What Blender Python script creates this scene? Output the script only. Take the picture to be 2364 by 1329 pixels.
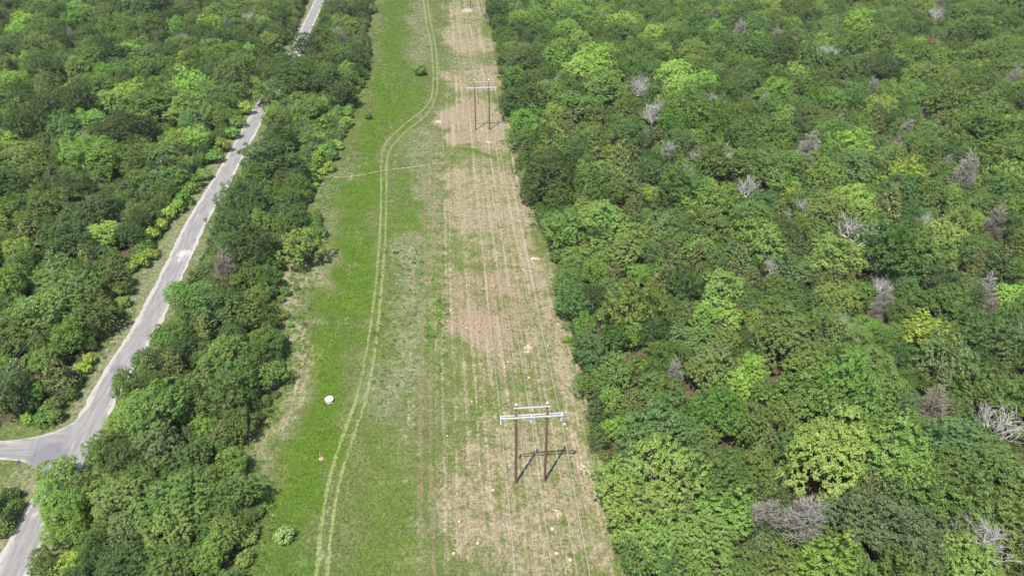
import bpy, math, random
import numpy as np
from mathutils import Vector, Euler

# ------------------------------------------------------------------ clear
for o in list(bpy.data.objects):
    bpy.data.objects.remove(o)
SC = bpy.context.scene
COL = SC.collection
RNG = random.Random(7)

# ------------------------------------------------------------------ camera
CAM_H, PITCH, FPX, PW, PH = 90.4, math.radians(33.8), 1657.0, 2364.0, 1329.0
SN, CS = math.sin(PITCH), math.cos(PITCH)
cam = bpy.data.cameras.new("camera")
cam.sensor_width = 36.0
cam.lens = 36.0 * FPX / PW
cam.clip_start = 1.0
cam.clip_end = 6000.0
cam_o = bpy.data.objects.new("camera", cam)
cam_o.location = (0, 0, CAM_H)
cam_o.rotation_euler = (math.pi / 2 - PITCH, 0, 0)
COL.objects.link(cam_o)
SC.camera = cam_o

# ------------------------------------------------------------------ sky and sun
SUN_DIR = Vector((3.7, 7.0, -16.8)).normalized()          # way the light travels
w = bpy.data.worlds.new("World")
SC.world = w
w.use_nodes = True
nt = w.node_tree
nt.nodes.clear()
sky = nt.nodes.new("ShaderNodeTexSky")
sky.sky_type = 'NISHITA'
sky.sun_disc = False
sky.sun_elevation = math.radians(64.8)
sky.sun_rotation = math.atan2(-SUN_DIR.x, -SUN_DIR.y)
bg = nt.nodes.new("ShaderNodeBackground")
bg.inputs[1].default_value = 0.115
wo = nt.nodes.new("ShaderNodeOutputWorld")
nt.links.new(sky.outputs[0], bg.inputs[0])
nt.links.new(bg.outputs[0], wo.inputs[0])
sun = bpy.data.lights.new("sun", 'SUN')
sun.energy = 4.6
sun.angle = math.radians(0.55)
sun.color = (1.0, 0.955, 0.88)
sun_o = bpy.data.objects.new("sun", sun)
sun_o.rotation_euler = SUN_DIR.to_track_quat('-Z', 'Y').to_euler()
sun_o.location = (0, 0, 300)
COL.objects.link(sun_o)

SC.render.engine = 'CYCLES'
SC.view_settings.view_transform = 'Standard'
SC.view_settings.look = 'None'
SC.view_settings.gamma = 1.0
SC.view_settings.use_curve_mapping = False
SC.view_settings.exposure = 0.86
SC.cycles.max_bounces = 6
SC.cycles.diffuse_bounces = 3
SC.cycles.transmission_bounces = 3
SC.cycles.transparent_max_bounces = 4

# ------------------------------------------------------------------ measuring
def at(u, v, h=0.0):
    """point at height h seen at photo position (u, v)"""
    vv, uu = v - PH / 2, u - PW / 2
    q = SN + vv / FPX * CS
    z = (CAM_H - h) / q
    return (uu / FPX * z, (z - (CAM_H - h) * SN) / CS)

def depth(x, y, h=0.0):
    return y * CS + (CAM_H - h) * SN

def project(x, y, h=0.0):
    z = depth(x, y, h)
    return (PW / 2 + FPX * x / z, PH / 2 + FPX * ((CAM_H - h) * CS - y * SN) / z, z)

SLOPE = -0.0845                    # the power line runs slightly to the left
AX0, AY0 = 2.95, 79.0
def axis_x(y):
    return AX0 + SLOPE * (y - AY0)
LN = math.hypot(1, SLOPE)
LDIR = Vector((SLOPE / LN, 1 / LN, 0))
LPER = Vector((1 / LN, -SLOPE / LN, 0))

def gz(x, y):
    """gentle lie of the land"""
    return (0.16 * np.sin(x / 11.0 + 0.7) * np.sin(y / 17.0 + 1.1)
            + 0.10 * np.sin(x / 5.3 + y / 7.1) + 0.05 * np.sin(x / 2.3 - y / 3.1 + 0.4))

# ------------------------------------------------------------------ helpers
def mesh_np(name, verts, faces_flat, nside):
    """verts (n,3), faces_flat flat index array of polygons that all have nside corners"""
    me = bpy.data.meshes.new(name)
    verts = np.asarray(verts, dtype=np.float32)
    ff = np.asarray(faces_flat, dtype=np.int32).ravel()
    nf = len(ff) // nside
    me.vertices.add(len(verts))
    me.vertices.foreach_set("co", verts.ravel())
    me.loops.add(len(ff))
    me.loops.foreach_set("vertex_index", ff)
    me.polygons.add(nf)
    me.polygons.foreach_set("loop_start", np.arange(0, nf * nside, nside, dtype=np.int32))
    me.update(calc_edges=True)
    me.validate()
    return me

class MB:
    """collects boxes, tubes and lathes into one mesh"""
    def __init__(self):
        self.v, self.f = [], []
    def tube(self, pts, rad, n=8, cap=True):
        base = len(self.v)
        k = len(pts)
        P = [Vector(p) for p in pts]
        ref = None
        for i in range(k):
            d = (P[min(i + 1, k - 1)] - P[max(i - 1, 0)])
            d = d.normalized() if d.length > 1e-9 else Vector((0, 0, 1))
            if ref is None:
                ref = Vector((1, 0, 0)) if abs(d.x) < 0.8 else Vector((0, 1, 0))
            a = (ref - d * ref.dot(d))
            if a.length < 1e-6:
                a = d.orthogonal()
            a.normalize()
            ref = a
            b = d.cross(a)
            r = rad[i] if hasattr(rad, '__len__') else rad
            for j in range(n):
                t = 2 * math.pi * j / n
                self.v.append(tuple(P[i] + a * (r * math.cos(t)) + b * (r * math.sin(t))))
        for i in range(k - 1):
            for j in range(n):
                j2 = (j + 1) % n
                self.f.append((base + i * n + j, base + i * n + j2, base + (i + 1) * n + j2, base + (i + 1) * n + j))
        if cap:
            self.f.append(tuple(base + j for j in reversed(range(n))))
            self.f.append(tuple(base + (k - 1) * n + j for j in range(n)))
        return self
    def box(self, c, s, ax=None):
        base = len(self.v)
        X, Y, Z = ax if ax else (Vector((1, 0, 0)), Vector((0, 1, 0)), Vector((0, 0, 1)))
        c = Vector(c)
        for sz in (-1, 1):
            for sy in (-1, 1):
                for sx in (-1, 1):
                    self.v.append(tuple(c + X * (sx * s[0] / 2) + Y * (sy * s[1] / 2) + Z * (sz * s[2] / 2)))
        for q in ((0, 2, 3, 1), (4, 5, 7, 6), (0, 1, 5, 4), (2, 6, 7, 3), (0, 4, 6, 2), (1, 3, 7, 5)):
            self.f.append(tuple(base + i for i in q))
        return self
    def lathe(self, prof, n=16, c=(0, 0, 0), wob=None):
        base = len(self.v)
        for i, (r, z) in enumerate(prof):
            for j in range(n):
                t = 2 * math.pi * j / n
                rr = r * (wob[j] if wob else 1)
                self.v.append((c[0] + rr * math.cos(t), c[1] + rr * math.sin(t), c[2] + z))
        for i in range(len(prof) - 1):
            for j in range(n):
                j2 = (j + 1) % n
                self.f.append((base + i * n + j, base + i * n + j2, base + (i + 1) * n + j2, base + (i + 1) * n + j))
        self.f.append(tuple(base + j for j in reversed(range(n))))
        self.f.append(tuple(base + (len(prof) - 1) * n + j for j in range(n)))
        return self
    def mesh(self, name, mat, smooth=False):
        me = bpy.data.meshes.new(name)
        me.from_pydata(self.v, [], self.f)
        me.materials.append(mat)
        if smooth:
            for p in me.polygons:
                p.use_smooth = True
        return me
    def build(self, name, mat, parent=None, smooth=False):
        return link(name, self.mesh(name, mat, smooth), parent)

def link(name, me, parent=None):
    o = bpy.data.objects.new(name, me)
    COL.objects.link(o)
    if parent is not None:
        o.parent = parent
    return o

def thing(name, label, cat, loc=(0, 0, 0), rz=0.0, group=None):
    o = bpy.data.objects.new(name, None)
    o.empty_display_size = 0.5
    COL.objects.link(o)
    o.location = loc
    o.rotation_euler = (0, 0, rz)
    tag(o, label, cat, group)
    return o

def tag(o, label=None, cat=None, group=None, kind=None):
    if label: o["label"] = label
    if cat: o["category"] = cat
    if group: o["group"] = group
    if kind: o["kind"] = kind
    return o

# ------------------------------------------------------------------ materials
def newmat(name):
    m = bpy.data.materials.new(name)
    m.use_nodes = True
    t = m.node_tree
    t.nodes.clear()
    return m, t

class NT:
    def __init__(self, t): self.t = t
    def n(self, kind, **kw):
        nd = self.t.nodes.new(kind)
        for k, v in kw.items(): setattr(nd, k, v)
        return nd
    def l(self, a, b): self.t.links.new(a, b)
    def noise(self, vec, scale, detail=3.0, rough=0.55):
        nd = self.n("ShaderNodeTexNoise")
        nd.inputs["Scale"].default_value = scale
        nd.inputs["Detail"].default_value = detail
        nd.inputs["Roughness"].default_value = rough
        if vec is not None: self.l(vec, nd.inputs["Vector"])
        return nd.outputs[0]
    def math(self, op, a, b=None, c=None, clamp=False):
        nd = self.n("ShaderNodeMath", operation=op)
        nd.use_clamp = clamp
        for i, x in enumerate((a, b, c)):
            if x is None: continue
            if hasattr(x, 'is_output'): self.l(x, nd.inputs[i])
            else: nd.inputs[i].default_value = x
        return nd.outputs[0]
    def mix(self, f, a, b):
        nd = self.n("ShaderNodeMix", data_type='RGBA')
        for s, x in ((nd.inputs[0], f), (nd.inputs[6], a), (nd.inputs[7], b)):
            if hasattr(x, 'is_output'): self.l(x, s)
            elif isinstance(x, (int, float)): s.default_value = x
            else: s.default_value = (*x, 1)
        return nd.outputs[2]
    def ramp(self, x, lo, hi):
        nd = self.n("ShaderNodeMapRange", interpolation_type='SMOOTHSTEP')
        self.l(x, nd.inputs[0])
        nd.inputs[1].default_value = lo
        nd.inputs[2].default_value = hi
        return nd.outputs[0]
    def vmul(self, vec, s):
        nd = self.n("ShaderNodeVectorMath", operation='MULTIPLY')
        self.l(vec, nd.inputs[0])
        nd.inputs[1].default_value = s
        return nd.outputs[0]
    def scale_col(self, col, fac):
        nd = self.n("ShaderNodeVectorMath", operation='SCALE')
        if hasattr(col, 'is_output'): self.l(col, nd.inputs[0])
        else: nd.inputs[0].default_value = col
        self.l(fac, nd.inputs[3])
        return nd.outputs[0]
    def principled(self, col, rough=0.8, spec=0.3, metal=0.0, bump=None, bstr=0.3, bdist=0.05):
        p = self.n("ShaderNodeBsdfPrincipled")
        if hasattr(col, 'is_output'): self.l(col, p.inputs["Base Color"])
        else: p.inputs["Base Color"].default_value = (*col, 1)
        p.inputs["Roughness"].default_value = rough
        p.inputs["Specular IOR Level"].default_value = spec
        p.inputs["Metallic"].default_value = metal
        if bump is not None:
            b = self.n("ShaderNodeBump")
            b.inputs["Strength"].default_value = bstr
            b.inputs["Distance"].default_value = bdist
            self.l(bump, b.inputs["Height"])
            self.l(b.outputs[0], p.inputs["Normal"])
        return p.outputs[0]
    def out(self, sh):
        o = self.n("ShaderNodeOutputMaterial")
        self.l(sh, o.inputs[0])

def mat_plain(name, col, rough=0.8, var=0.25, scale=6.0, stretch=(1, 1, 1), spec=0.3, metal=0.0, bstr=0.25):
    m, t = newmat(name)
    k = NT(t)
    tc = k.n("ShaderNodeTexCoord").outputs["Object"]
    nz = k.noise(k.vmul(tc, stretch), scale, 4)
    f = k.math('MULTIPLY_ADD', nz, var * 2, 1 - var)
    k.out(k.principled(k.scale_col(col, f), rough, spec, metal, bump=nz, bstr=bstr, bdist=0.03))
    return m

def mat_leaf(name, transl=0.28, leafvar=0.30, spec=0.25):
    """foliage: colour of the plant from its own object colour, leaf to leaf variation"""
    m, t = newmat(name)
    k = NT(t)
    oi = k.n("ShaderNodeObjectInfo")
    tint = k.n("ShaderNodeAttribute", attribute_type='INSTANCER', attribute_name="tint")
    geo = k.n("ShaderNodeNewGeometry")
    isl = geo.outputs["Random Per Island"]
    f1 = k.math('MULTIPLY_ADD', isl, leafvar * 2, 1 - leafvar)
    f2 = k.math('MULTIPLY_ADD', oi.outputs["Random"], 0.36, 0.82)
    f = k.math('MULTIPLY', f1, f2)
    wn = k.n("ShaderNodeTexWhiteNoise", noise_dimensions='1D')
    k.l(oi.outputs["Random"], wn.inputs["W"])
    hue = k.n("ShaderNodeHueSaturation")
    k.l(tint.outputs["Color"], hue.inputs["Color"])
    k.l(k.math('MULTIPLY_ADD', wn.outputs[0], 0.030, 0.485), hue.inputs["Hue"])
    k.l(k.math('MULTIPLY_ADD', isl, -0.25, 1.12), hue.inputs["Saturation"])
    col = k.scale_col(hue.outputs[0], f)
    p = k.principled(col, 0.55, spec)
    tr = k.n("ShaderNodeBsdfTranslucent")
    tcol = k.n("ShaderNodeVectorMath", operation='MULTIPLY')
    k.l(col, tcol.inputs[0])
    tcol.inputs[1].default_value = (1.25, 1.35, 0.75)
    k.l(tcol.outputs[0], tr.inputs[0])
    mx = k.n("ShaderNodeMixShader")
    mx.inputs[0].default_value = transl
    k.l(p, mx.inputs[1])
    k.l(tr.outputs[0], mx.inputs[2])
    k.out(mx.outputs[0])
    return m

M = {}
M['leaf'] = mat_leaf("leaf", 0.35)
M['grass'] = mat_leaf("grass_blade", 0.30, 0.25, 0.15)
M['needle'] = mat_leaf("needle", 0.10, 0.35, 0.15)
M['bark'] = mat_plain("bark", (0.16, 0.13, 0.105), 0.9, 0.35, 3.0, (1, 1, 0.25))
M['deadwood'] = mat_plain("bleached_wood", (0.43, 0.415, 0.375), 0.9, 0.25, 2.0, (1, 1, 0.3))
M['deadtwig'] = mat_plain("grey_twigs", (0.29, 0.28, 0.235), 0.9, 0.25, 2.0)
M['browntwig'] = mat_plain("brown_twigs", (0.245, 0.212, 0.165), 0.9, 0.3, 2.0)
M['rusttwig'] = mat_plain("rusty_twigs", (0.27, 0.13, 0.075), 0.9, 0.3, 2.0)
M['polewood'] = mat_plain("weathered_pole_wood", (0.14, 0.075, 0.052), 0.85, 0.35, 2.2, (6, 6, 0.25))
M['dkpole'] = mat_plain("dark_pole_wood", (0.085, 0.062, 0.052), 0.9, 0.3, 2.2, (6, 6, 0.25))
M['galv'] = mat_plain("galvanised_steel", (0.53, 0.54, 0.56), 0.45, 0.10, 3.0, spec=0.5, metal=0.25, bstr=0.05)
M['insul'] = mat_plain("pale_polymer", (0.74, 0.77, 0.80), 0.35, 0.06, 8.0, spec=0.5, bstr=0.05)
M['wire'] = mat_plain("aluminium_strand", (0.52, 0.52, 0.50), 0.4, 0.1, 2.0, spec=0.5, metal=0.3, bstr=0.0)
M['dkwire'] = mat_plain("dark_weathered_wire", (0.22, 0.22, 0.22), 0.6, 0.1, 2.0, spec=0.3, bstr=0.0)
M['concrete'] = mat_plain("pale_concrete", (0.50, 0.48, 0.46), 0.85, 0.14, 5.0)
M['white'] = mat_plain("white_lid_paint", (0.82, 0.83, 0.86), 0.55, 0.05, 4.0, bstr=0.05)
M['orange'] = mat_plain("orange_plastic", (0.62, 0.155, 0.045), 0.5, 0.15, 6.0, bstr=0.05)
M['cutwood'] = mat_plain("fresh_cut_wood", (0.46, 0.37, 0.235), 0.9, 0.22, 7.0)
M['sign'] = mat_plain("sign_metal", (0.42, 0.46, 0.46), 0.5, 0.1, 6.0, metal=0.4)
M['signpost'] = mat_plain("dark_post_steel", (0.07, 0.065, 0.055), 0.7, 0.2, 6.0)

def ground_mat(name):
    """grass, thatch, sand and leaf litter; where each grows is stored in the mesh"""
    m, t = newmat(name)
    k = NT(t)
    pos = k.n("ShaderNodeNewGeometry").outputs["Position"]
    st = k.n("ShaderNodeAttribute", attribute_name="strip").outputs["Vector"]
    a1 = k.n("ShaderNodeAttribute", attribute_name="m1")
    a2 = k.n("ShaderNodeAttribute", attribute_name="m2")
    s1 = k.n("ShaderNodeSeparateColor"); k.l(a1.outputs["Color"], s1.inputs[0])
    s2 = k.n("ShaderNodeSeparateColor"); k.l(a2.outputs["Color"], s2.inputs[0])
    dry, lush, sand = s1.outputs[0], s1.outputs[1], s1.outputs[2]
    grey, litter, pale = s2.outputs[0], s2.outputs[1], s2.outputs[2]
    rut, red = a1.outputs["Alpha"], a2.outputs["Alpha"]
    big = k.noise(pos, 0.055, 4, 0.6)
    big2 = k.noise(k.vmul(pos, (1.0, 0.7, 1.0)), 0.11, 4, 0.65)
    mid = k.noise(pos, 0.35, 4, 0.65)
    mid2 = k.noise(pos, 0.9, 4, 0.65)
    fine = k.noise(pos, 2.1, 4, 0.7)
    grit = k.noise(pos, 6.0, 3, 0.7)
    streak = k.noise(k.vmul(st, (1.05, 0.016, 1)), 1.0, 3, 0.6)
    streak2 = k.noise(k.vmul(st, (3.4, 0.30, 1)), 1.0, 3, 0.6)
    def mask(src, noises, gain=1.0, lo=0.38, hi=0.66):
        x = src
        for nz, amt in noises:
            x = k.math('ADD', x, k.math('MULTIPLY_ADD', nz, amt, -amt * 0.5))
        return k.math('MULTIPLY', k.ramp(x, lo, hi), gain)
    # grass
    c = k.mix(k.ramp(mid, 0.32, 0.68), (0.088, 0.118, 0.026), (0.122, 0.145, 0.043))
    c = k.mix(k.math('MULTIPLY', k.ramp(big, 0.42, 0.62), 0.45), c, (0.084, 0.118, 0.040))
    lu = k.mix(k.ramp(mid, 0.36, 0.64), (0.060, 0.118, 0.010), (0.082, 0.130, 0.013))
    lu = k.mix(k.math('MULTIPLY', k.ramp(big, 0.50, 0.66), 0.6), lu, (0.056, 0.112, 0.022))
    lu = k.mix(k.math('MULTIPLY', k.ramp(big2, 0.50, 0.68), 0.6), lu, (0.104, 0.140, 0.020))
    c = k.mix(mask(lush, ((mid, 0.5), (big, 0.5)), 1.0, 0.25, 0.8), c, lu)
    # pale seeding grass and grey-green thatch
    gr = k.mix(k.ramp(mid2, 0.35, 0.65), (0.142, 0.160, 0.078), (0.215, 0.215, 0.130))
    c = k.mix(mask(grey, ((mid, 1.0), (mid2, 0.5), (streak2, 0.3)), 0.8, 0.25, 0.95), c, gr)
    # dry cut thatch in mower rows
    dr = k.mix(k.ramp(mid2, 0.30, 0.70), (0.225, 0.180, 0.113), (0.298, 0.244, 0.165))
    dr = k.mix(k.math('MULTIPLY', red, k.ramp(mid, 0.25, 0.65)), dr, (0.262, 0.180, 0.130))
    dr = k.mix(k.math('MULTIPLY', k.ramp(streak, 0.53, 0.68), 0.62), dr, (0.360, 0.305, 0.220))
    dm = mask(dry, ((streak, 1.2), (big, 1.1), (mid, 1.3), (mid2, 0.7), (fine, 0.6), (streak2, 0.6)), 0.90, 0.10, 0.86)
    c = k.mix(dm, c, dr)
    # forest litter
    li = k.mix(k.ramp(fine, 0.35, 0.65), (0.055, 0.045, 0.028), (0.115, 0.088, 0.055))
    li = k.mix(k.math('MULTIPLY', k.ramp(mid, 0.5, 0.6), 0.6), li, (0.04, 0.06, 0.02))
    c = k.mix(mask(litter, ((mid, 0.5),), 1.0, 0.35, 0.7), c, li)
    # pressed pale grass in the wheel tracks, dark ruts, bare sand
    pl = k.mix(k.ramp(fine, 0.35, 0.65), (0.145, 0.182, 0.060), (0.205, 0.235, 0.095))
    c = k.mix(mask(pale, ((fine, 0.55), (mid, 0.3)), 0.9, 0.28, 0.62), c, pl)
    c = k.mix(mask(rut, ((fine, 0.7), (streak2, 0.5)), 0.8, 0.35, 0.75), c, (0.165, 0.132, 0.074))
    sd = k.mix(k.ramp(fine, 0.3, 0.7), (0.36, 0.29, 0.20), (0.48, 0.40, 0.30))
    c = k.mix(mask(sand, ((fine, 0.8), (mid, 0.6)), 0.95, 0.40, 0.66), c, sd)
    # blade to blade variation
    v = k.math('ADD', k.math('MULTIPLY_ADD', k.ramp(grit, 0.30, 0.70), 0.36, 0.69), k.math('MULTIPLY_ADD', k.ramp(fine, 0.32, 0.68), 0.42, -0.26))
    c = k.scale_col(c, k.math('MULTIPLY', v, 1.06))
    h = k.math('ADD', k.math('MULTIPLY', fine, 0.6), k.math('MULTIPLY', grit, 0.5))
    k.out(k.principled(c, 0.92, 0.12, bump=h, bstr=0.9, bdist=0.16))
    return m
M['ground'] = ground_mat("field_ground")

def road_mat(name):
    m, t = newmat(name)
    k = NT(t)
    pos = k.n("ShaderNodeNewGeometry").outputs["Position"]
    st = k.n("ShaderNodeAttribute", attribute_name="strip").outputs["Vector"]
    a1 = k.n("ShaderNodeAttribute", attribute_name="m1")
    s1 = k.n("ShaderNodeSeparateColor"); k.l(a1.outputs["Color"], s1.inputs[0])
    edge, white, dark = s1.outputs[0], s1.outputs[1], s1.outputs[2]
    n1 = k.noise(k.vmul(st, (1.6, 0.16, 1)), 1.0, 4, 0.65)
    n2 = k.noise(k.vmul(st, (0.9, 0.9, 1)), 1.0, 4, 0.7)
    n3 = k.noise(pos, 5.0, 3, 0.7)
    c = k.mix(k.ramp(n1, 0.35, 0.68), (0.165, 0.158, 0.153), (0.228, 0.219, 0.210))
    e = k.math('ADD', edge, k.math('ADD', k.math('MULTIPLY_ADD', n1, 1.3, -0.65), k.math('MULTIPLY_ADD', n2, 1.0, -0.5)))
    c = k.mix(k.math('MULTIPLY', k.ramp(e, 0.35, 0.75), 0.9), c, (0.320, 0.303, 0.275))
    wv = k.math('ADD', white, k.math('ADD', k.math('MULTIPLY_ADD', n2, 0.9, -0.45), k.math('MULTIPLY_ADD', n1, 0.7, -0.35)))
    c = k.mix(k.ramp(wv, 0.30, 0.95), c, (0.46, 0.447, 0.43))
    dv = k.math('ADD', dark, k.math('MULTIPLY_ADD', n2, 0.8, -0.4))
    c = k.mix(k.math('MULTIPLY', k.ramp(dv, 0.4, 0.8), 0.8), c, (0.135, 0.13, 0.135))
    cr = k.n("ShaderNodeTexVoronoi", feature='DISTANCE_TO_EDGE')
    cr.inputs["Scale"].default_value = 0.45
    k.l(pos, cr.inputs["Vector"])
    c = k.mix(k.math('MULTIPLY', k.math('LESS_THAN', cr.outputs[0], 0.008), 0.16), c, (0.10, 0.095, 0.09))
    c = k.scale_col(c, k.math('MULTIPLY_ADD', n3, 0.35, 0.82))
    k.out(k.principled(c, 0.9, 0.2, bump=n3, bstr=0.35, bdist=0.03))
    return m
M['road'] = road_mat("chip_seal_road")

# ------------------------------------------------------------------ outlines of the place (traced, laid on the ground)
def G(pts, h=0.0):
    return np.array([at(u, v, h) for u, v in pts])

ROAD_C = G([(-60, 1480), (-20, 1400), (42, 1290), (88, 1200), (114, 1150), (150, 1080), (190, 1005), (228, 940), (256, 886),
            (300, 815), (345, 740), (386, 655), (420, 585), (452, 520), (492, 450), (530, 385), (560, 330), (590, 275),
            (615, 232), (642, 190), (664, 152), (684, 118), (704, 76), (720, 40), (735, 8), (752, -40), (775, -105)])
SIDE = G([(-160, 1000), (-60, 1016), (0, 1018), (44, 1014), (100, 1003), (145, 987), (186, 960), (214, 925), (236, 890),
          (262, 890), (236, 960), (205, 1020), (172, 1070), (140, 1110), (104, 1098), (81, 1079), (47, 1065), (0, 1062), (-60, 1060), (-160, 1046)])
# right edge of the mown strip (foot of the right wood)
R_EDGE = G([(1480, 1420), (1452, 1329), (1428, 1230), (1405, 1130), (1392, 1060), (1365, 960), (1340, 870), (1312, 760), (1293, 650),
            (1262, 560), (1240, 470), (1212, 400), (1195, 330), (1166, 250), (1158, 190), (1150, 130), (1136, 60), (1127, 0), (1112, -90)], 1.5)
# left edge of the mown strip (foot of the belt of trees)
L_EDGE = G([(552, 1420), (560, 1329), (590, 1250), (598, 1180), (580, 1130), (566, 1060), (560, 1010), (610, 950), (640, 900), (655, 830),
            (650, 770), (632, 700), (640, 640), (660, 590), (700, 600), (738, 570), (735, 500), (700, 480), (722, 440), (735, 400),
            (780, 330), (800, 250), (835, 200), (856, 130), (845, 70), (862, 0), (880, -90)], 1.5)
# belt between road and strip: its road side
B_EDGE = G([(30, 1420), (70, 1329), (118, 1235), (130, 1190), (80, 1150), (75, 1105), (150, 1062), (200, 1050), (225, 1000), (255, 950), (272, 895),
            (330, 810), (362, 755), (385, 700), (430, 610), (470, 520), (525, 440), (545, 385), (590, 320), (625, 250),
            (655, 190), (690, 130), (712, 85), (728, 40), (742, 0), (765, -90)], 6.5)
# left wood: its road side
W_EDGE = G([(-70, 1010), (0, 990), (60, 960), (110, 985), (150, 945), (190, 890), (215, 840), (262, 760), (300, 690), (290, 640), (350, 590), (400, 510),
            (445, 440), (500, 360), (545, 300), (585, 235), (612, 180), (650, 130), (680, 80), (700, 35), (712, 0), (735, -90)], 0.0)
RIGHT_WOOD = np.vstack([R_EDGE, [[40, 640], [420, 640], [420, 470], [260, 300], [150, 160], [95, 90], [80, 40]]])
BELT = np.vstack([L_EDGE, B_EDGE[::-1]])
LEFT_WOOD = np.vstack([W_EDGE, [[-130, 640], [-480, 640], [-480, 470], [-320, 330], [-200, 190], [-130, 110], [-108, 92]]])

BRUSH = G([(610, 262), (660, 235), (720, 228), (800, 225), (812, 290), (775, 370), (725, 428), (700, 405), (696, 335), (640, 305)])

def sdf(poly, x, y):
    """signed distance, positive inside"""
    x = np.asarray(x, dtype=np.float64); y = np.asarray(y, dtype=np.float64)
    n = len(poly)
    d2 = np.full(x.shape, 1e18)
    ins = np.zeros(x.shape, dtype=bool)
    for i in range(n):
        ax, ay = poly[i]; bx, by = poly[(i + 1) % n]
        ex, ey = bx - ax, by - ay
        l2 = ex * ex + ey * ey + 1e-12
        tt = np.clip(((x - ax) * ex + (y - ay) * ey) / l2, 0, 1)
        d2 = np.minimum(d2, (x - ax - tt * ex) ** 2 + (y - ay - tt * ey) ** 2)
        c = ((ay > y) != (by > y))
        with np.errstate(divide='ignore', invalid='ignore'):
            xi = ax + (y - ay) / (by - ay if by != ay else 1e-12) * ex
        ins ^= (c & (x < xi))
    d = np.sqrt(d2)
    return np.where(ins, d, -d)

def line_dist(pl, x, y):
    d2 = np.full(np.shape(x), 1e18)
    for i in range(len(pl) - 1):
        ax, ay = pl[i]; bx, by = pl[i + 1]
        ex, ey = bx - ax, by - ay
        tt = np.clip(((x - ax) * ex + (y - ay) * ey) / (ex * ex + ey * ey + 1e-12), 0, 1)
        d2 = np.minimum(d2, (x - ax - tt * ex) ** 2 + (y - ay - tt * ey) ** 2)
    return np.sqrt(d2)

def ss(a, b, x):
    t = np.clip((x - a) / (b - a), 0, 1)
    return t * t * (3 - 2 * t)

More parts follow.
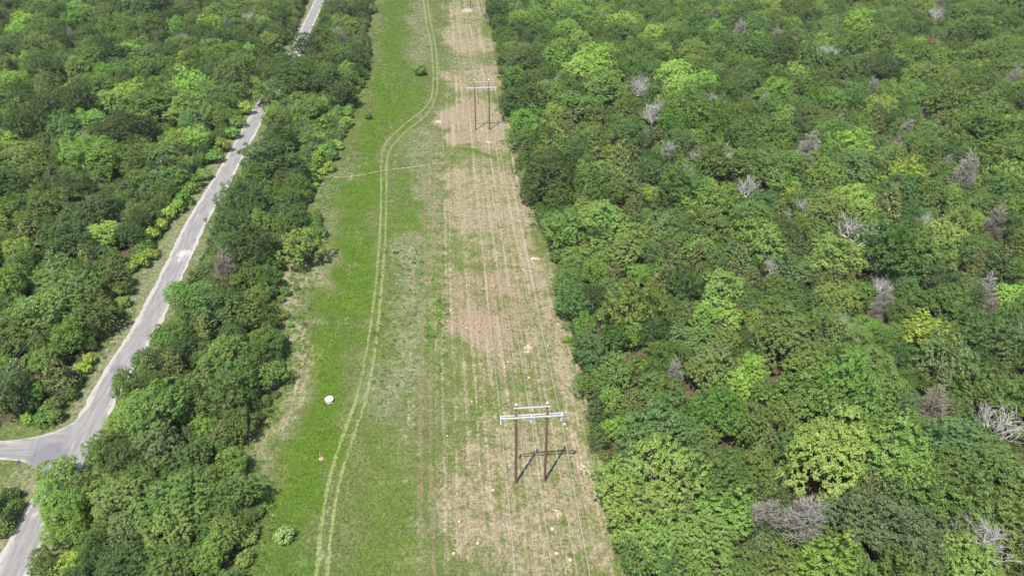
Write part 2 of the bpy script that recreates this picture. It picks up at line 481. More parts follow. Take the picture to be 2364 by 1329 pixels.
# (channel, strength, soft metres, outline)
PATCH = [
    # dry cut thatch below the power line
    ('dry', 0.60, 2.0, [(1032, 1340), (1030, 1050), (1045, 1010), (1110, 985), (1175, 965), (1255, 985), (1330, 1010), (1385, 1100), (1432, 1340)]),
    ('dry', 0.36, 2.0, [(1040, 1010), (1110, 985), (1175, 965), (1180, 860), (1110, 850), (1060, 880), (1040, 950)]),
    ('dry', 0.50, 2.0, [(1175, 985), (1330, 1010), (1370, 980), (1335, 860), (1300, 770), (1230, 770), (1195, 860)]),
    ('dry', 0.50, 2.5, [(1032, 600), (1200, 600), (1292, 660), (1316, 790), (1200, 850), (1050, 850), (1040, 700)]),
    ('dry', 0.68, 2.0, [(1042, 606), (1090, 592), (1150, 600), (1200, 640), (1215, 690), (1180, 700), (1110, 690), (1060, 670), (1035, 650)]),
    ('dry', 0.74, 2.0, [(1075, 720), (1140, 705), (1190, 740), (1212, 790), (1180, 830), (1150, 850), (1105, 848), (1045, 820), (1048, 760)]),
    ('red', 0.8, 2.0, [(1042, 606), (1090, 592), (1180, 620), (1200, 700), (1205, 790), (1150, 850), (1045, 820), (1060, 700)]),
    ('dry', 0.60, 2.0, [(1195, 640), (1240, 590), (1292, 650), (1312, 760), (1300, 800), (1240, 790), (1215, 720)]),
    ('dry', 0.68, 2.0, [(1028, 382), (1196, 380), (1214, 420), (1240, 500), (1264, 570), (1288, 650), (1220, 640), (1130, 600), (1060, 580), (1028, 560)]),
    ('dry', 0.36, 2.5, [(985, 430), (1028, 382), (1030, 600), (1040, 850), (1020, 1000), (985, 1000), (975, 700)]),
    ('dry', 0.74, 1.4, [(1012, 262), (1040, 228), (1140, 226), (1160, 300), (1196, 345), (1024, 346), (1030, 300)]),
    ('red', 0.6, 2.0, [(1012, 262), (1040, 228), (1100, 226), (1130, 340), (1024, 346)]),
    ('dry', 0.62, 1.5, [(1024, 168), (1060, 160), (1148, 136), (1150, 220), (1026, 216)]),
    ('dry', 0.66, 2.0, [(1028, 52), (1050, 40), (1100, 60), (1130, 90), (1146, 128), (1080, 132), (1026, 126)]),
    ('dry', 0.45, 3.0, [(1026, -90), (1110, -90), (1130, 60), (1152, 230), (1140, 240), (1026, 230), (1030, 60)]),
    ('dry', 0.60, 2.0, [(1020, -90), (1110, -90), (1126, 10), (1120, 50), (1040, 40)]),
    ('dry', 0.58, 1.2, [(1190, 330), (1236, 470), (1262, 570), (1292, 660), (1312, 770), (1338, 870), (1400, 1110), (1440, 1290), (1425, 1290), (1380, 1110), (1320, 870), (1290, 760), (1268, 660), (1240, 570), (1212, 470), (1172, 330)]),
    ('dry', 0.46, 3.0, [(1030, 1340), (1030, 560), (1026, 380), (1030, 100), (1120, 100), (1190, 340), (1260, 560), (1330, 860), (1430, 1340)]),
    ('nodry', 0.85, 0.5, [(1022, 345), (1110, 345), (1165, 347), (1160, 359), (1100, 361), (1022, 361)]),
    ('dry', 0.26, 4.0, [(960, 1340), (965, 700), (985, 400), (1030, 380), (1032, 1340)]),
    # light seeding / grey grass
    ('grey', 0.5, 5.0, [(850, 1340), (880, 1000), (905, 560), (930, 380), (1030, 372), (1035, 1340)]),
    ('grey', 0.85, 3.0, [(905, 560), (990, 520), (1000, 640), (985, 850), (960, 960), (870, 980), (860, 900), (885, 760), (900, 660)]),
    ('grey', 0.80, 3.0, [(950, 380), (1020, 372), (1020, 560), (980, 560), (960, 480)]),
    ('grey', 0.80, 3.0, [(940, 300), (990, 270), (1015, 300), (1018, 372), (935, 372)]),
    ('grey', 0.85, 3.0, [(945, -60), (985, -60), (998, 60), (996, 160), (955, 150), (940, 60)]),
    ('grey', 0.95, 2.5, [(560, 1010), (610, 950), (640, 900), (655, 830), (650, 770), (635, 700), (645, 640), (670, 590), (735, 560), (738, 480), (770, 450),
                         (760, 560), (735, 640), (715, 760), (690, 860), (660, 980), (620, 1060), (590, 1120), (560, 1060)]),
    ('dry', 0.55, 2.5, [(645, 640), (700, 600), (740, 570), (735, 640), (712, 720), (690, 860), (640, 940), (600, 1010), (570, 1040), (560, 1010), (640, 900), (655, 830), (650, 770)]),
    ('grey', 0.85, 3.0, [(700, 440), (760, 400), (800, 380), (790, 430), (770, 470), (720, 500)]),
    ('grey', 0.7, 3.0, [(780, 330), (810, 250), (850, 180), (880, 60), (890, -60), (872, -60), (850, 60), (860, 130), (835, 200), (800, 250)]),
    # saturated green
    ('lush', 1.0, 4.0, [(895, -90), (945, -90), (945, 60), (925, 200), (905, 280), (875, 350), (872, 460), (862, 640), (838, 780), (805, 920), (760, 1060), (735, 1180), (715, 1340),
                        (600, 1340), (610, 1180), (650, 1060), (700, 900), (735, 740), (765, 600), (790, 480), (830, 340), (865, 200), (880, 60)]),
    ('lush', 0.6, 5.0, [(770, 1340), (800, 1120), (840, 1000), (930, 980), (1000, 1010), (1015, 1340)]),
    ('lush', 0.75, 3.0, [(905, 420), (950, 400), (960, 500), (960, 600), (900, 600), (895, 500)]),
    ('lush', 0.6, 3.0, [(950, 680), (1035, 620), (1045, 740), (1010, 900), (960, 860)]),
    ('lush', 0.55, 3.5, [(1030, 870), (1100, 855), (1180, 850), (1170, 950), (1090, 970), (1040, 980)]),
    ('lush', 0.9, 1.5, [(1022, 346), (1120, 346), (1118, 358), (1022, 360)]),
    ('lush', 0.7, 2.0, [(930, 160), (990, 200), (985, 260), (900, 320), (900, 240)]),
    # bare sandy spots
    ('sand', 0.66, 0.8, [(1208, 795), (1226, 788), (1234, 800), (1222, 816), (1208, 812)]),
    ('sand', 0.9, 0.5, [(1222, 595), (1236, 590), (1250, 597), (1246, 602), (1232, 598), (1224, 606)]),
    ('sand', 0.5, 0.8, [(1172, 1104), (1196, 1102), (1204, 1112), (1180, 1116)]),
    ('sand', 0.5, 0.8, [(1245, 1106), (1285, 1100), (1292, 1108), (1262, 1118)]),
    ('sand', 0.55, 0.8, [(1325, 1075), (1350, 1065), (1372, 1090), (1352, 1102), (1330, 1092)]),
    ('sand', 0.65, 1.0, [(1268, 1175), (1300, 1170), (1302, 1198), (1284, 1206), (1270, 1192)]),
    ('sand', 0.55, 1.5, [(1395, 1200), (1410, 1200), (1440, 1329), (1425, 1329)]),
    ('sand', 0.95, 0.3, [(733, 1056), (742, 1052), (750, 1056), (744, 1064), (736, 1063)]),
    ('sand', 0.42, 0.8, [(1082, 294), (1110, 294), (1140, 292), (1146, 302), (1110, 308), (1084, 304)]),
    ('sand', 0.8, 0.6, [(1006, 276), (1020, 275), (1024, 283), (1008, 282)]),
    ('sand', 0.7, 0.8, [(1120, 326), (1134, 326), (1134, 332), (1120, 332)]),
    ('sand', 0.6, 1.0, [(1068, 20), (1088, 20), (1090, 30), (1066, 30)]),
    ('sand', 0.6, 1.2, [(724, 108), (735, 90), (735, 96), (727, 112)]),
    # verges of the road
    ('dry', 0.5, 2.0, [(0, 1075), (60, 1090), (75, 1110), (60, 1140), (30, 1120), (0, 1100)]),
    ('dry', 0.55, 1.5, [(20, 1200), (60, 1150), (85, 1140), (60, 1200), (20, 1260), (0, 1280), (0, 1240)]),
    ('dry', 0.5, 2.0, [(190, 800), (250, 760), (240, 800), (170, 900), (120, 910)]),
    ('grey', 0.6, 3.0, [(60, 1000), (160, 930), (230, 830), (300, 720), (330, 700), (270, 800), (215, 900), (160, 965), (60, 1005)]),
    ('grey', 0.5, 3.0, [(395, 560), (470, 460), (560, 310), (600, 240), (610, 245), (540, 370), (430, 550)]),
]
PATCH = [(c, s, w_ * (2.2 if c in ('dry', 'grey', 'red') and w_ > 1 else 1.0), G(p)) for c, s, w_, p in PATCH]

# wheel tracks: (outline, width m, pale, rut)
TRACKS = [
    ("wheel_track", [(722, 1420), (730, 1329), (744, 1200), (762, 1100), (790, 1010), (820, 930), (842, 830), (862, 700), (876, 560), (880, 450), (880, 370), (890, 330), (925, 295), (975, 255), (996, 225), (1000, 180), (996, 110), (984, 50), (978, 0), (972, -80)], 0.46, 0.85, 0, "pale left-hand wheel track winding along the green side of the strip"),
    ("wheel_track", [(748, 1420), (754, 1329), (768, 1200), (787, 1100), (815, 1010), (842, 930), (862, 830), (877, 700), (889, 560), (892, 450), (893, 375), (903, 340), (935, 305), (985, 265), (1006, 225), (1010, 180), (1006, 110), (994, 50), (987, 0), (981, -80)], 0.46, 0.85, 0, "pale right-hand wheel track winding along the green side of the strip"),
    ("wheel_track", [(978, 1420), (974, 1329), (972, 1200), (972, 1080), (972, 900), (975, 760), (978, 640), (980, 520), (985, 420), (990, 372), (1002, 300)], 0.50, 0.0, 1.15, "straight dark rut running up the middle of the strip"),
    ("wheel_track", [(1004, 1420), (1003, 1329), (998, 1200), (995, 1080), (994, 900), (996, 760), (997, 640), (1000, 520), (1004, 420), (1008, 372), (1012, 300)], 0.45, 0.45, 0.8, "faint rut running beside the straight dark rut"),
    ("wheel_track", [(770, 409), (830, 405), (880, 396), (940, 387), (1000, 378), (1024, 376)], 0.65, 0.15, 0.1, "tan footpath crossing the strip beyond the white tank"),
    ("wheel_track", [(906, 250), (908, 180), (914, 110), (918, 60)], 0.4, 0.42, 0, "faint pale wheel mark in the far green grass"),
    ("wheel_track", [(1024, 372), (1022, 300), (1014, 285), (1006, 279)], 0.6, 0.5, 0, "short pale wheel mark curving towards the sandy spot"),
]
CROSS = 4

CH = ['nodry', 'dry', 'lush', 'sand', 'rut', 'grey', 'litter', 'pale', 'red']
def masks(x, y):
    x = np.asarray(x, float); y = np.asarray(y, float)
    r = {c: np.zeros(x.shape) for c in CH}
    wx = 1.5 * np.sin(x / 2.9 + 1.7 * np.sin(y / 4.3)) + 0.9 * np.sin(y / 1.7 + 2.1 * np.sin(x / 2.2)) + 1.8 * np.sin(y / 7.7 + x / 5.1)
    wy = 2.6 * np.sin(x / 3.1 + 2.3 + 1.2 * np.sin(y / 3.7)) + 1.6 * np.sin(y / 2.1 + x / 1.9) + 2.4 * np.sin(x / 6.3 - y / 9.0)
    for c, s, w_, poly in PATCH:
        lo = poly.min(0) - w_ - 1; hi = poly.max(0) + w_ + 1
        m = (x > lo[0]) & (x < hi[0]) & (y > lo[1]) & (y < hi[1])
        if m.any():
            d = sdf(poly, x[m] + wx[m], y[m] + wy[m]) if c != 'sand' else sdf(poly, x[m] + (.2 if w_ > .5 else 0) * wx[m], y[m] + (.2 if w_ > .5 else 0) * wy[m])
            r[c][m] = np.maximum(r[c][m], s * ss(-w_, w_, d))
    r['dry'] *= 1 - r['nodry']
    near = (y > 40) & (y < 480) & (x > -170) & (x < -30)
    if near.any():
        dd = line_dist(ROAD_C, x[near], y[near])
        left = x[near] < np.interp(y[near], ROAD_C[:, 1], ROAD_C[:, 0]) + 2
        r['grey'][near] = np.maximum(r['grey'][near], np.where(left, 0.85, 0.6) * ss(12.0, 4.0, dd))
    for poly in (RIGHT_WOOD, BELT, LEFT_WOOD):
        r['litter'] = np.maximum(r['litter'], ss(-0.3, 2.2, sdf(poly, x, y)))
    far = (y > 640) | (y < 30) | (x < -480) | (x > 420)
    r['litter'][far & (np.abs(x - axis_x(y) + 13) > 32)] = 1.0
    for c in ('dry', 'grey', 'lush', 'sand', 'pale'):
        r[c] = r[c] * (1 - 0.8 * r['litter'])
    return r

def put_attrs(me, x, y, mk, strip=None):
    n = len(x)
    a = me.attributes.new("m1", 'FLOAT_COLOR', 'POINT')
    a.data.foreach_set("color", np.stack([mk['dry'], mk['lush'], mk['sand'], mk['rut']], 1).astype(np.float32).ravel())
    a = me.attributes.new("m2", 'FLOAT_COLOR', 'POINT')
    a.data.foreach_set("color", np.stack([mk['grey'], mk['litter'], mk['pale'], mk['red']], 1).astype(np.float32).ravel())
    a = me.attributes.new("strip", 'FLOAT_VECTOR', 'POINT')
    if strip is None:
        strip = np.stack([x - axis_x(y), y, np.zeros(n)], 1)
    a.data.foreach_set("vector", strip.astype(np.float32).ravel())

# ------------------------------------------------------------------ ground
def spaced(a, b, st0, st1):
    out = [a]; s = a
    while s < b:
        f = (s - a) / (b - a)
        s += st0 + (st1 - st0) * f
        out.append(s)
    return out
sx = [-3000, -1800, -1000, -600, -420, -300, -220, -160] + spaced(-125, 40, 0.55, 0.55) + [60, 90, 130, 180, 250, 340, 460, 700, 1200, 2000, 3000]
ty = [-2500, -1200, -500, -200, -80, 0, 30] + spaced(48, 470, 0.45, 0.95) + [490, 520, 560, 620, 700, 850, 1100, 1600, 2600, 4500]
sx = np.array(sx); ty = np.array(ty)
SS, TT = np.meshgrid(sx, ty)
gx = (SS + np.clip(SLOPE * (TT - AY0), -60, 30)).ravel()
gy = TT.ravel()
gzv = gz(gx, gy)
nx, ny = len(sx), len(ty)
ii = np.arange(nx * ny).reshape(ny, nx)
quads = np.stack([ii[:-1, :-1], ii[:-1, 1:], ii[1:, 1:], ii[1:, :-1]], -1).reshape(-1, 4)
me = mesh_np("ground", np.stack([gx, gy, gzv], 1), quads, 4)
put_attrs(me, gx, gy, masks(gx, gy))
me.materials.append(M['ground'])
me.polygons.foreach_set("use_smooth", np.ones(len(me.polygons), dtype=bool))
ground = link("ground", me)
tag(ground, "mown right of way of green and tan grass with wooded ground around", kind="structure")

# ------------------------------------------------------------------ strips laid on the ground
def resample(pl, step):
    pl = np.asarray(pl, float)
    # smooth by Catmull-Rom
    P = np.vstack([2 * pl[0] - pl[1], pl, 2 * pl[-1] - pl[-2]])
    out = []
    for i in range(1, len(P) - 2):
        p0, p1, p2, p3 = P[i - 1], P[i], P[i + 1], P[i + 2]
        n = max(1, int(np.hypot(*(p2 - p1)) / step))
        for q in range(n):
            t = q / n
            out.append(0.5 * ((2 * p1) + (-p0 + p2) * t + (2 * p0 - 5 * p1 + 4 * p2 - p3) * t * t + (-p0 + 3 * p1 - 3 * p2 + p3) * t ** 3))
    out.append(pl[-1])
    return np.array(out)

def ribbon(name, pl, offs, lift, mat, step=0.5, jit=0.0, seed=1):
    """offs: list of lateral offsets in metres; returns mesh, x, y, lateral fraction, along"""
    rs = np.random.RandomState(seed)
    c = resample(pl, step)
    d = np.gradient(c, axis=0)
    d /= np.linalg.norm(d, axis=1)[:, None] + 1e-9
    nrm = np.stack([d[:, 1], -d[:, 0]], 1)
    along = np.concatenate([[0], np.cumsum(np.hypot(*np.diff(c, axis=0).T))])
    n, k = len(c), len(offs)
    O = np.tile(np.array(offs, float), (n, 1))
    if jit:
        for col in (0, k - 1):
            e = rs.randn(n) * jit
            e = np.convolve(e, [0.25, 0.5, 0.25], 'same')
            O[:, col] += e
            O[:, 1 if col == 0 else k - 2] += e * 0.5
    X = c[:, 0:1] + nrm[:, 0:1] * O
    Y = c[:, 1:2] + nrm[:, 1:2] * O
    Z = gz(X, Y) + lift
    ii = np.arange(n * k).reshape(n, k)
    q = np.stack([ii[:-1, :-1], ii[:-1, 1:], ii[1:, 1:], ii[1:, :-1]], -1).reshape(-1, 4)
    me = mesh_np(name, np.stack([X.ravel(), Y.ravel(), Z.ravel()], 1), q, 4)
    me.materials.append(mat)
    me.polygons.foreach_set("use_smooth", np.ones(len(me.polygons), dtype=bool))
    return me, X.ravel(), Y.ravel(), O.ravel(), np.repeat(along, k)

for i, (nm, px, wd, pale, rut, lab) in enumerate(TRACKS):
    w2 = wd / 2
    offs = [-w2 - 0.25, -w2 * 0.75, 0, w2 * 0.75, w2 + 0.25]
    me, X, Y, O, A = ribbon(nm, G(px), offs, 0.035 + 0.006 * i, M['ground'], 0.4, 0.10, 20 + i)
    mk = masks(X, Y)
    cen = np.clip(1 - np.maximum(0, np.abs(O) - w2 * 0.72) / (w2 * 0.28 + 0.18), 0, 1)
    rs = np.random.RandomState(i + 3)
    nrow = len(X) // 5
    jn = np.convolve(rs.rand(nrow + 8), np.ones(9) / 9, 'valid')[:nrow]
    wob = np.repeat(np.clip(0.88 + 1.2 * (jn - 0.5), 0.62, 1.08), 5) * (0.85 + 0.15 * np.sin(A * 0.073 + 2 * i))
    cen = np.clip(cen * (0.95 + 0.5 * np.repeat(jn, 5)), 0, 1)
    mk['pale'] = np.maximum(mk['pale'], pale * cen * wob)
    mk['rut'] = np.maximum(mk['rut'], rut * cen * wob)
    if i == CROSS:
        mk['dry'] = np.maximum(mk['dry'], 0.78 * cen)
    put_attrs(me, X, Y, mk)
    tag(link(nm, me), lab, kind="structure")

# road
RW = 2.45
me, X, Y, O, A = ribbon("road", ROAD_C, [-RW - 0.35, -RW, -1.3, -0.5, 0.5, 1.3, RW, RW + 0.35], 0.075, M['road'], 0.6, 0.16, 5)
edge = np.clip((np.abs(O) - 1.25) / 1.35, 0, 1)
jx, jy = at(165, 1035)
edge *= ss(5.0, 10.0, np.hypot(X - jx, Y - jy))
white = np.zeros(len(X)); dark = np.zeros(len(X))
for (u, v, r, s) in ((425, 585, 3.5, 1.0), (415, 600, 2.5, 0.9), (395, 640, 2, .5), (465, 500, 3, .6), (505, 430, 4, .5), (545, 360, 4, .5),
                     (350, 735, 3, .5), (88, 1190, 1.6, 1.0), (100, 1208, 1.2, .8), (160, 1040, 2.4, .55), (690, 105, 6, .6), (715, 60, 5, .7), (288, 852, 0.7, .9), (600, 260, 5, .5)):
    gx_, gy_ = at(u, v)
    white = np.maximum(white, .62 * s * ss(r, r * 0.3, np.hypot(X - gx_, Y - gy_)))
for (u, v, r, s) in ((270, 852, 2.2, 1.0), (130, 1050, 4, .7)):
    gx_, gy_ = at(u, v)
    dark = np.maximum(dark, s * ss(r, r * 0.3, np.hypot(X - gx_, Y - gy_)))
zero = np.zeros(len(X))
put_attrs(me, X, Y, {'dry': edge, 'lush': white, 'sand': dark, 'rut': zero, 'grey': zero, 'litter': zero, 'pale': zero, 'red': zero},
          np.stack([O, A, zero], 1))
tag(link("road", me), "narrow grey chip-seal road with pale worn edges, left of the strip", kind="structure")

# side road: fan of quads between the two kerbless edges
def poly_sheet(name, poly, lift, mat, step):
    """triangulated sheet over an outline, refined on a grid"""
    import bmesh
    bm = bmesh.new()
    vs = [bm.verts.new((p[0], p[1], 0)) for p in poly]
    bm.faces.new(vs)
    lo, hi = poly.min(0), poly.max(0)
    for ax, d in ((0, (1, 0, 0)), (1, (0, 1, 0))):
        s = lo[ax] + step
        while s < hi[ax]:
            co = [0, 0, 0]; co[ax] = s
            bmesh.ops.bisect_plane(bm, geom=bm.verts[:] + bm.edges[:] + bm.faces[:], plane_co=co, plane_no=d)
            s += step
    bmesh.ops.triangulate(bm, faces=bm.faces[:])
    me = bpy.data.meshes.new(name)
    bm.normal_update()
    if sum(f.normal.z for f in bm.faces) < 0:
        bmesh.ops.reverse_faces(bm, faces=bm.faces[:])
    bm.to_mesh(me); bm.free()
    n = len(me.vertices)
    co = np.empty(n * 3, dtype=np.float32); me.vertices.foreach_get("co", co); co = co.reshape(-1, 3)
    co[:, 2] = gz(co[:, 0], co[:, 1]) + lift
    me.vertices.foreach_set("co", co.ravel())
    me.materials.append(mat)
    return me, co[:, 0].astype(float), co[:, 1].astype(float)

me, X, Y = poly_sheet("side_road", resample(np.vstack([SIDE, SIDE[:1]]), 1.5)[:-1], 0.045, M['road'], 0.8)
d = sdf(SIDE, X, Y)
jd = line_dist(ROAD_C, X, Y)
edge = ss(1.0, 0.0, d) * 0.9 * ss(1.5, 3.5, jd)
a_, b_ = at(60, 1040), at(125, 1062)
dark = 0.8 * ss(6, 2, np.hypot(X - b_[0], Y - b_[1])) + 0.35 * ss(8, 3, np.hypot(X - a_[0], Y - a_[1]))
wp = at(163, 1036)
white = 0.5 * ss(2.6, 1.0, np.hypot(X - wp[0], Y - wp[1]))
zero = np.zeros(len(X))
put_attrs(me, X, Y, {'dry': edge, 'lush': white, 'sand': dark, 'rut': zero, 'grey': zero, 'litter': zero, 'pale': zero, 'red': zero},
          np.stack([Y, X, zero], 1))
tag(link("side_road", me), "grey asphalt side road joining the lane at the left edge", kind="structure")

# ------------------------------------------------------------------ pylons and line wires
PYL_T = [AY0, 231.0, 406.5]
PYL_H, ARM_H, TOP_H = 16.9, 14.45, 16.45
PYL_LAB = ["nearest two-pole pylon with pale steel crossarm standing on the tan grass",
           "middle two-pole pylon with pale crossarm beside the wood's edge",
           "farthest two-pole pylon, only its pole feet showing at the top edge"]

def make_pylon():
    r = thing("pylon", PYL_LAB[0], "pylon", group="pylons of the power line")
    X, Y, Z = Vector((1, 0, 0)), Vector((0, 1, 0)), Vector((0, 0, 1))
    for sgn in (-1, 1):
        p = MB()
        x = 2.35 * sgn
        hs = [-0.6, 0, 0.5, 4, 8, 12, PYL_H]
        p.tube([(x + 0.012 * math.sin(h), 0.01 * math.cos(h * 1.3), h) for h in hs], [0.235, 0.235, 0.225, 0.205, 0.188, 0.172, 0.155], 14)
        po = p.build("pole", M['polewood'], r, True)
        c = MB()
        c.lathe([(0.19, PYL_H - 0.02), (0.215, PYL_H + 0.03), (0.20, PYL_H + 0.16), (0.10, PYL_H + 0.23)], 14, (x, 0, 0))
        c.build("pole_cap", M['insul'], po, True)
        g = MB()
        g.tube([(x + 0.2 * sgn * -1, -0.19, h) for h in (0.05, 5, 10, ARM_H)], 0.016, 5)
        g.build("ground_wire", M['dkwire'], po)
    a = MB()
    for yy in (-0.255, 0.255):
        a.box((0, yy, ARM_H), (9.5, 0.14, 0.19))
    ar = a.build("crossarm", M['galv'], r)
    for x in (-4.68, 0, 4.68):
        MB().box((x, 0, ARM_H + 0.02), (0.14, 0.35, 0.18)).build("arm_spacer", M['galv'], ar)
    for x in (-2.35, 2.35):
        for yy in (-0.36, 0.36):
            MB().box((x, yy, ARM_H), (0.34, 0.05, 0.20)).build("pole_plate", M['galv'], ar)
    s = MB()
    s.box((0, -0.27, TOP_H), (5.5, 0.13, 0.15))
    s.build("top_bar", M['galv'], r)
    for x in (-4.6, 0, 4.6):
        q = MB()
        prof = [(0.03, ARM_H - 0.13), (0.03, ARM_H - 0.22)]
        zt = ARM_H - 0.24
        for i in range(9):
            prof += [(0.09, zt), (0.185, zt - 0.05), (0.09, zt - 0.085)]
            zt -= 0.118
        prof += [(0.04, zt - 0.02), (0.05, zt - 0.10)]
        q.lathe(prof, 10, (x, 0, 0))
        q.build("insulator", M['insul'], r, True)
    return r

def copy_tree(o, parent=None):
    c = o.copy()
    COL.objects.link(c)
    c.parent = parent
    for ch in o.children:
        copy_tree(ch, c)
    return c

RZ = math.atan2(LPER.y, LPER.x)
pyl = make_pylon()
for i, t in enumerate(PYL_T):
    o = pyl if i == 0 else copy_tree(pyl)
    x = axis_x(t)
    o.location = (x, t, float(gz(x, t)))
    o.rotation_euler = (0, 0, RZ)
    o["label"] = PYL_LAB[i]

def wire_path(lat, z0, sag, stations, n=26):
    pts = []
    for a, b in zip(stations[:-1], stations[1:]):
        for k in range(n):
            f = k / n
            t = a + (b - a) * f
            c = Vector((axis_x(t), t, 0)) + LPER * lat
            pts.append((c.x, c.y, z0 - sag * 4 * f * (1 - f) * ((b - a) / 165.0) ** 2))
    t = stations[-1]
    c = Vector((axis_x(t), t, 0)) + LPER * lat
    pts.append((c.x, c.y, z0))
    return pts
ST = [-80.0] + PYL_T + [570.0]
for lat, z0, sag, rr, nm, lab in ((-4.6, ARM_H - 1.42, 3.6, 0.024, "conductor_wire", "left conductor wire hanging from the pylons' insulators"),
                                  (0.0, ARM_H - 1.42, 3.6, 0.024, "conductor_wire", "middle conductor wire hanging from the pylons' insulators"),
                                  (4.6, ARM_H - 1.42, 3.6, 0.024, "conductor_wire", "right conductor wire hanging from the pylons' insulators"),
                                  (-2.35, PYL_H + 0.2, 2.6, 0.017, "shield_wire", "thin left shield wire strung over the pole tops"),
                                  (2.35, PYL_H + 0.2, 2.6, 0.017, "shield_wire", "thin right shield wire strung over the pole tops")):
    q = MB()
    q.tube(wire_path(lat, z0, sag, ST), rr, 5)
    tag(q.build(nm, M['wire'], None, True), lab, "wire", "wires of the power line")

# ------------------------------------------------------------------ roadside utility poles
UP = [((80, 916), 9.0, "dark wooden utility pole with bracket near the road junction"),
      ((393, 447), 9.5, "grey wooden utility pole among roadside bushes beside the straight road"),
      ((553, 224), 9.5, "farthest wooden utility pole half hidden in the left wood's edge")]
upos = []
for (px, h, lab) in UP:
    x, y = at(*px)
    z = float(gz(x, y))
    r = thing("utility_pole", lab, "utility pole", (x, y, z), math.radians(28), "utility poles along the road")
    q = MB()
    q.tube([(0, 0, -0.5), (0, 0, 0), (0.02, 0, h * 0.5), (0, 0.02, h)], [0.17, 0.165, 0.14, 0.115], 12)
    q.build("pole", M['dkpole'], r, True)
    q = MB()
    q.box((-0.45, 0, h - 0.25), (1.2, 0.09, 0.11))
    q.build("bracket", M['dkpole'], r)
    for xx, zz in ((0, h), (-0.95, h - 0.19), (-0.12, h - 1.6)):
        q = MB()
        q.lathe([(0.05, 0), (0.11, 0.06), (0.06, 0.1), (0.10, 0.16), (0.05, 0.24)], 10, (xx, 0.03, zz))
        q.build("insulator", M['insul'], r, True)
    upos.append((x, y, z, h))
def span(a, b, sag, n=20):
    return [(a[0] + (b[0] - a[0]) * k / n, a[1] + (b[1] - a[1]) * k / n, a[2] + (b[2] - a[2]) * k / n - sag * 4 * (k / n) * (1 - k / n)) for k in range(n + 1)]
def wire2(pts, rr, lab):
    q = MB()
    q.tube(pts, rr, 5)
    tag(q.build("overhead_wire", M['dkwire'], None, True), lab, "wire", "roadside overhead wires")
W1 = [(p[0], p[1], p[2] + p[3] + 0.2) for p in upos]
W2 = [(p[0] - 0.84, p[1] - 0.42, p[2] + p[3] + 0.02) for p in upos]
far_p = at(690, 20)
W1.append((far_p[0] - 12, far_p[1], 9.5)); W2.append((far_p[0] - 13, far_p[1], 9.3))
prev = at(-90, 1160, 9.0)
nearp = (prev[0], prev[1], 9.0)
wire2([nearp] + [p for k in range(3) for p in span(W1[k], W1[k + 1], 0.9)[(1 if k else 0):]], 0.018, "upper roadside overhead wire above the bushes left of the road")
wire2([(nearp[0] - 0.8, nearp[1] - 0.4, 8.8)] + [p for k in range(3) for p in span(W2[k], W2[k + 1], 0.9)[(1 if k else 0):]], 0.018, "lower roadside overhead wire above the bushes left of the road")
lt = at(-60, 903, 8.5)
wire2(span((W1[0][0], W1[0][1], W1[0][2] - 0.4), (lt[0], lt[1], 8.6), 0.35), 0.034, "thick upper service cable leaving the near utility pole to the left")
lt = at(-60, 928, 7.2)
wire2(span((W1[0][0], W1[0][1], W1[0][2] - 1.75), (lt[0], lt[1], 7.0), 0.3), 0.030, "thick lower service cable leaving the near utility pole to the left")

# ------------------------------------------------------------------ small man-made things
x, y = at(761, 926)
z = float(gz(x, y))
r = thing("tank_riser", "white round low concrete riser with flat lid in the green grass", "manhole", (x, y, z))
MB().lathe([(0.66, -0.2), (0.66, 0.0), (0.67, 0.52), (0.65, 0.55)], 32).build("riser_wall", M['concrete'], r, True)
lid = MB().lathe([(0.74, 0.553), (0.76, 0.58), (0.76, 0.67), (0.73, 0.70), (0.40, 0.725), (0.05, 0.73)], 32).build("lid", M['white'], r, True)
MB().tube([(-0.14, 0, 0.73), (-0.12, 0, 0.80), (0.12, 0, 0.80), (0.14, 0, 0.73)], 0.018, 6).build("lid_handle", M['galv'], lid)
x2, y2 = at(763, 931)
q = MB().tube([(-0.9, -0.10, 0.09), (-0.2, 0.0, 0.11), (0.35, 0.10, 0.10), (0.85, 0.22, 0.12)], [0.02, 0.045, 0.05, 0.03], 6)
o = q.build("fallen_branch", M['cutwood'], None, True)
o.location = (x2, y2, float(gz(x2, y2)))
tag(o, "pale thin stick lying in front of the white round riser", "stick")

x, y = at(740.5, 1058)
z = float(gz(x, y))
r = thing("marker_post", "orange marker post in a small sandy patch beside the wheel tracks", "marker", (x, y, z))
MB().tube([(0, 0, -0.2), (0, 0, 0), (0.01, 0, 1.05), (0.015, 0, 1.3)], [0.06, 0.06, 0.055, 0.05], 10).build("post", M['orange'], r, True)
MB().lathe([(0.075, 1.28), (0.085, 1.33), (0.06, 1.42), (0.02, 1.44)], 10, (0.015, 0, 0)).build("post_cap", M['orange'], r, True)
MB().box((0.0, -0.062, 0.95), (0.07, 0.012, 0.28)).build("warning_plate", M['white'], r)

x, y = at(53, 1087)
z = float(gz(x, y))
r = thing("road_sign", "slim road sign seen nearly edge-on at the junction corner", "road sign", (x, y, z), math.radians(62))
MB().tube([(0, 0, -0.3), (0, 0, 0), (0, 0, 2.25)], 0.035, 8).build("post", M['signpost'], r, True)
oct_ = MB()
base = []
for yy in (-0.012, 0.012):
    for k in range(8):
        t = math.pi / 8 + k * math.pi / 4
        oct_.v.append((0.38 * math.cos(t), -0.052 + yy, 2.02 + 0.38 * math.sin(t)))
oct_.f += [tuple(range(8)), tuple(range(15, 7, -1))] + [(k, 8 + k, 8 + (k + 1) % 8, (k + 1) % 8) for k in range(8)]
oct_.build("sign_plate", M['sign'], r)

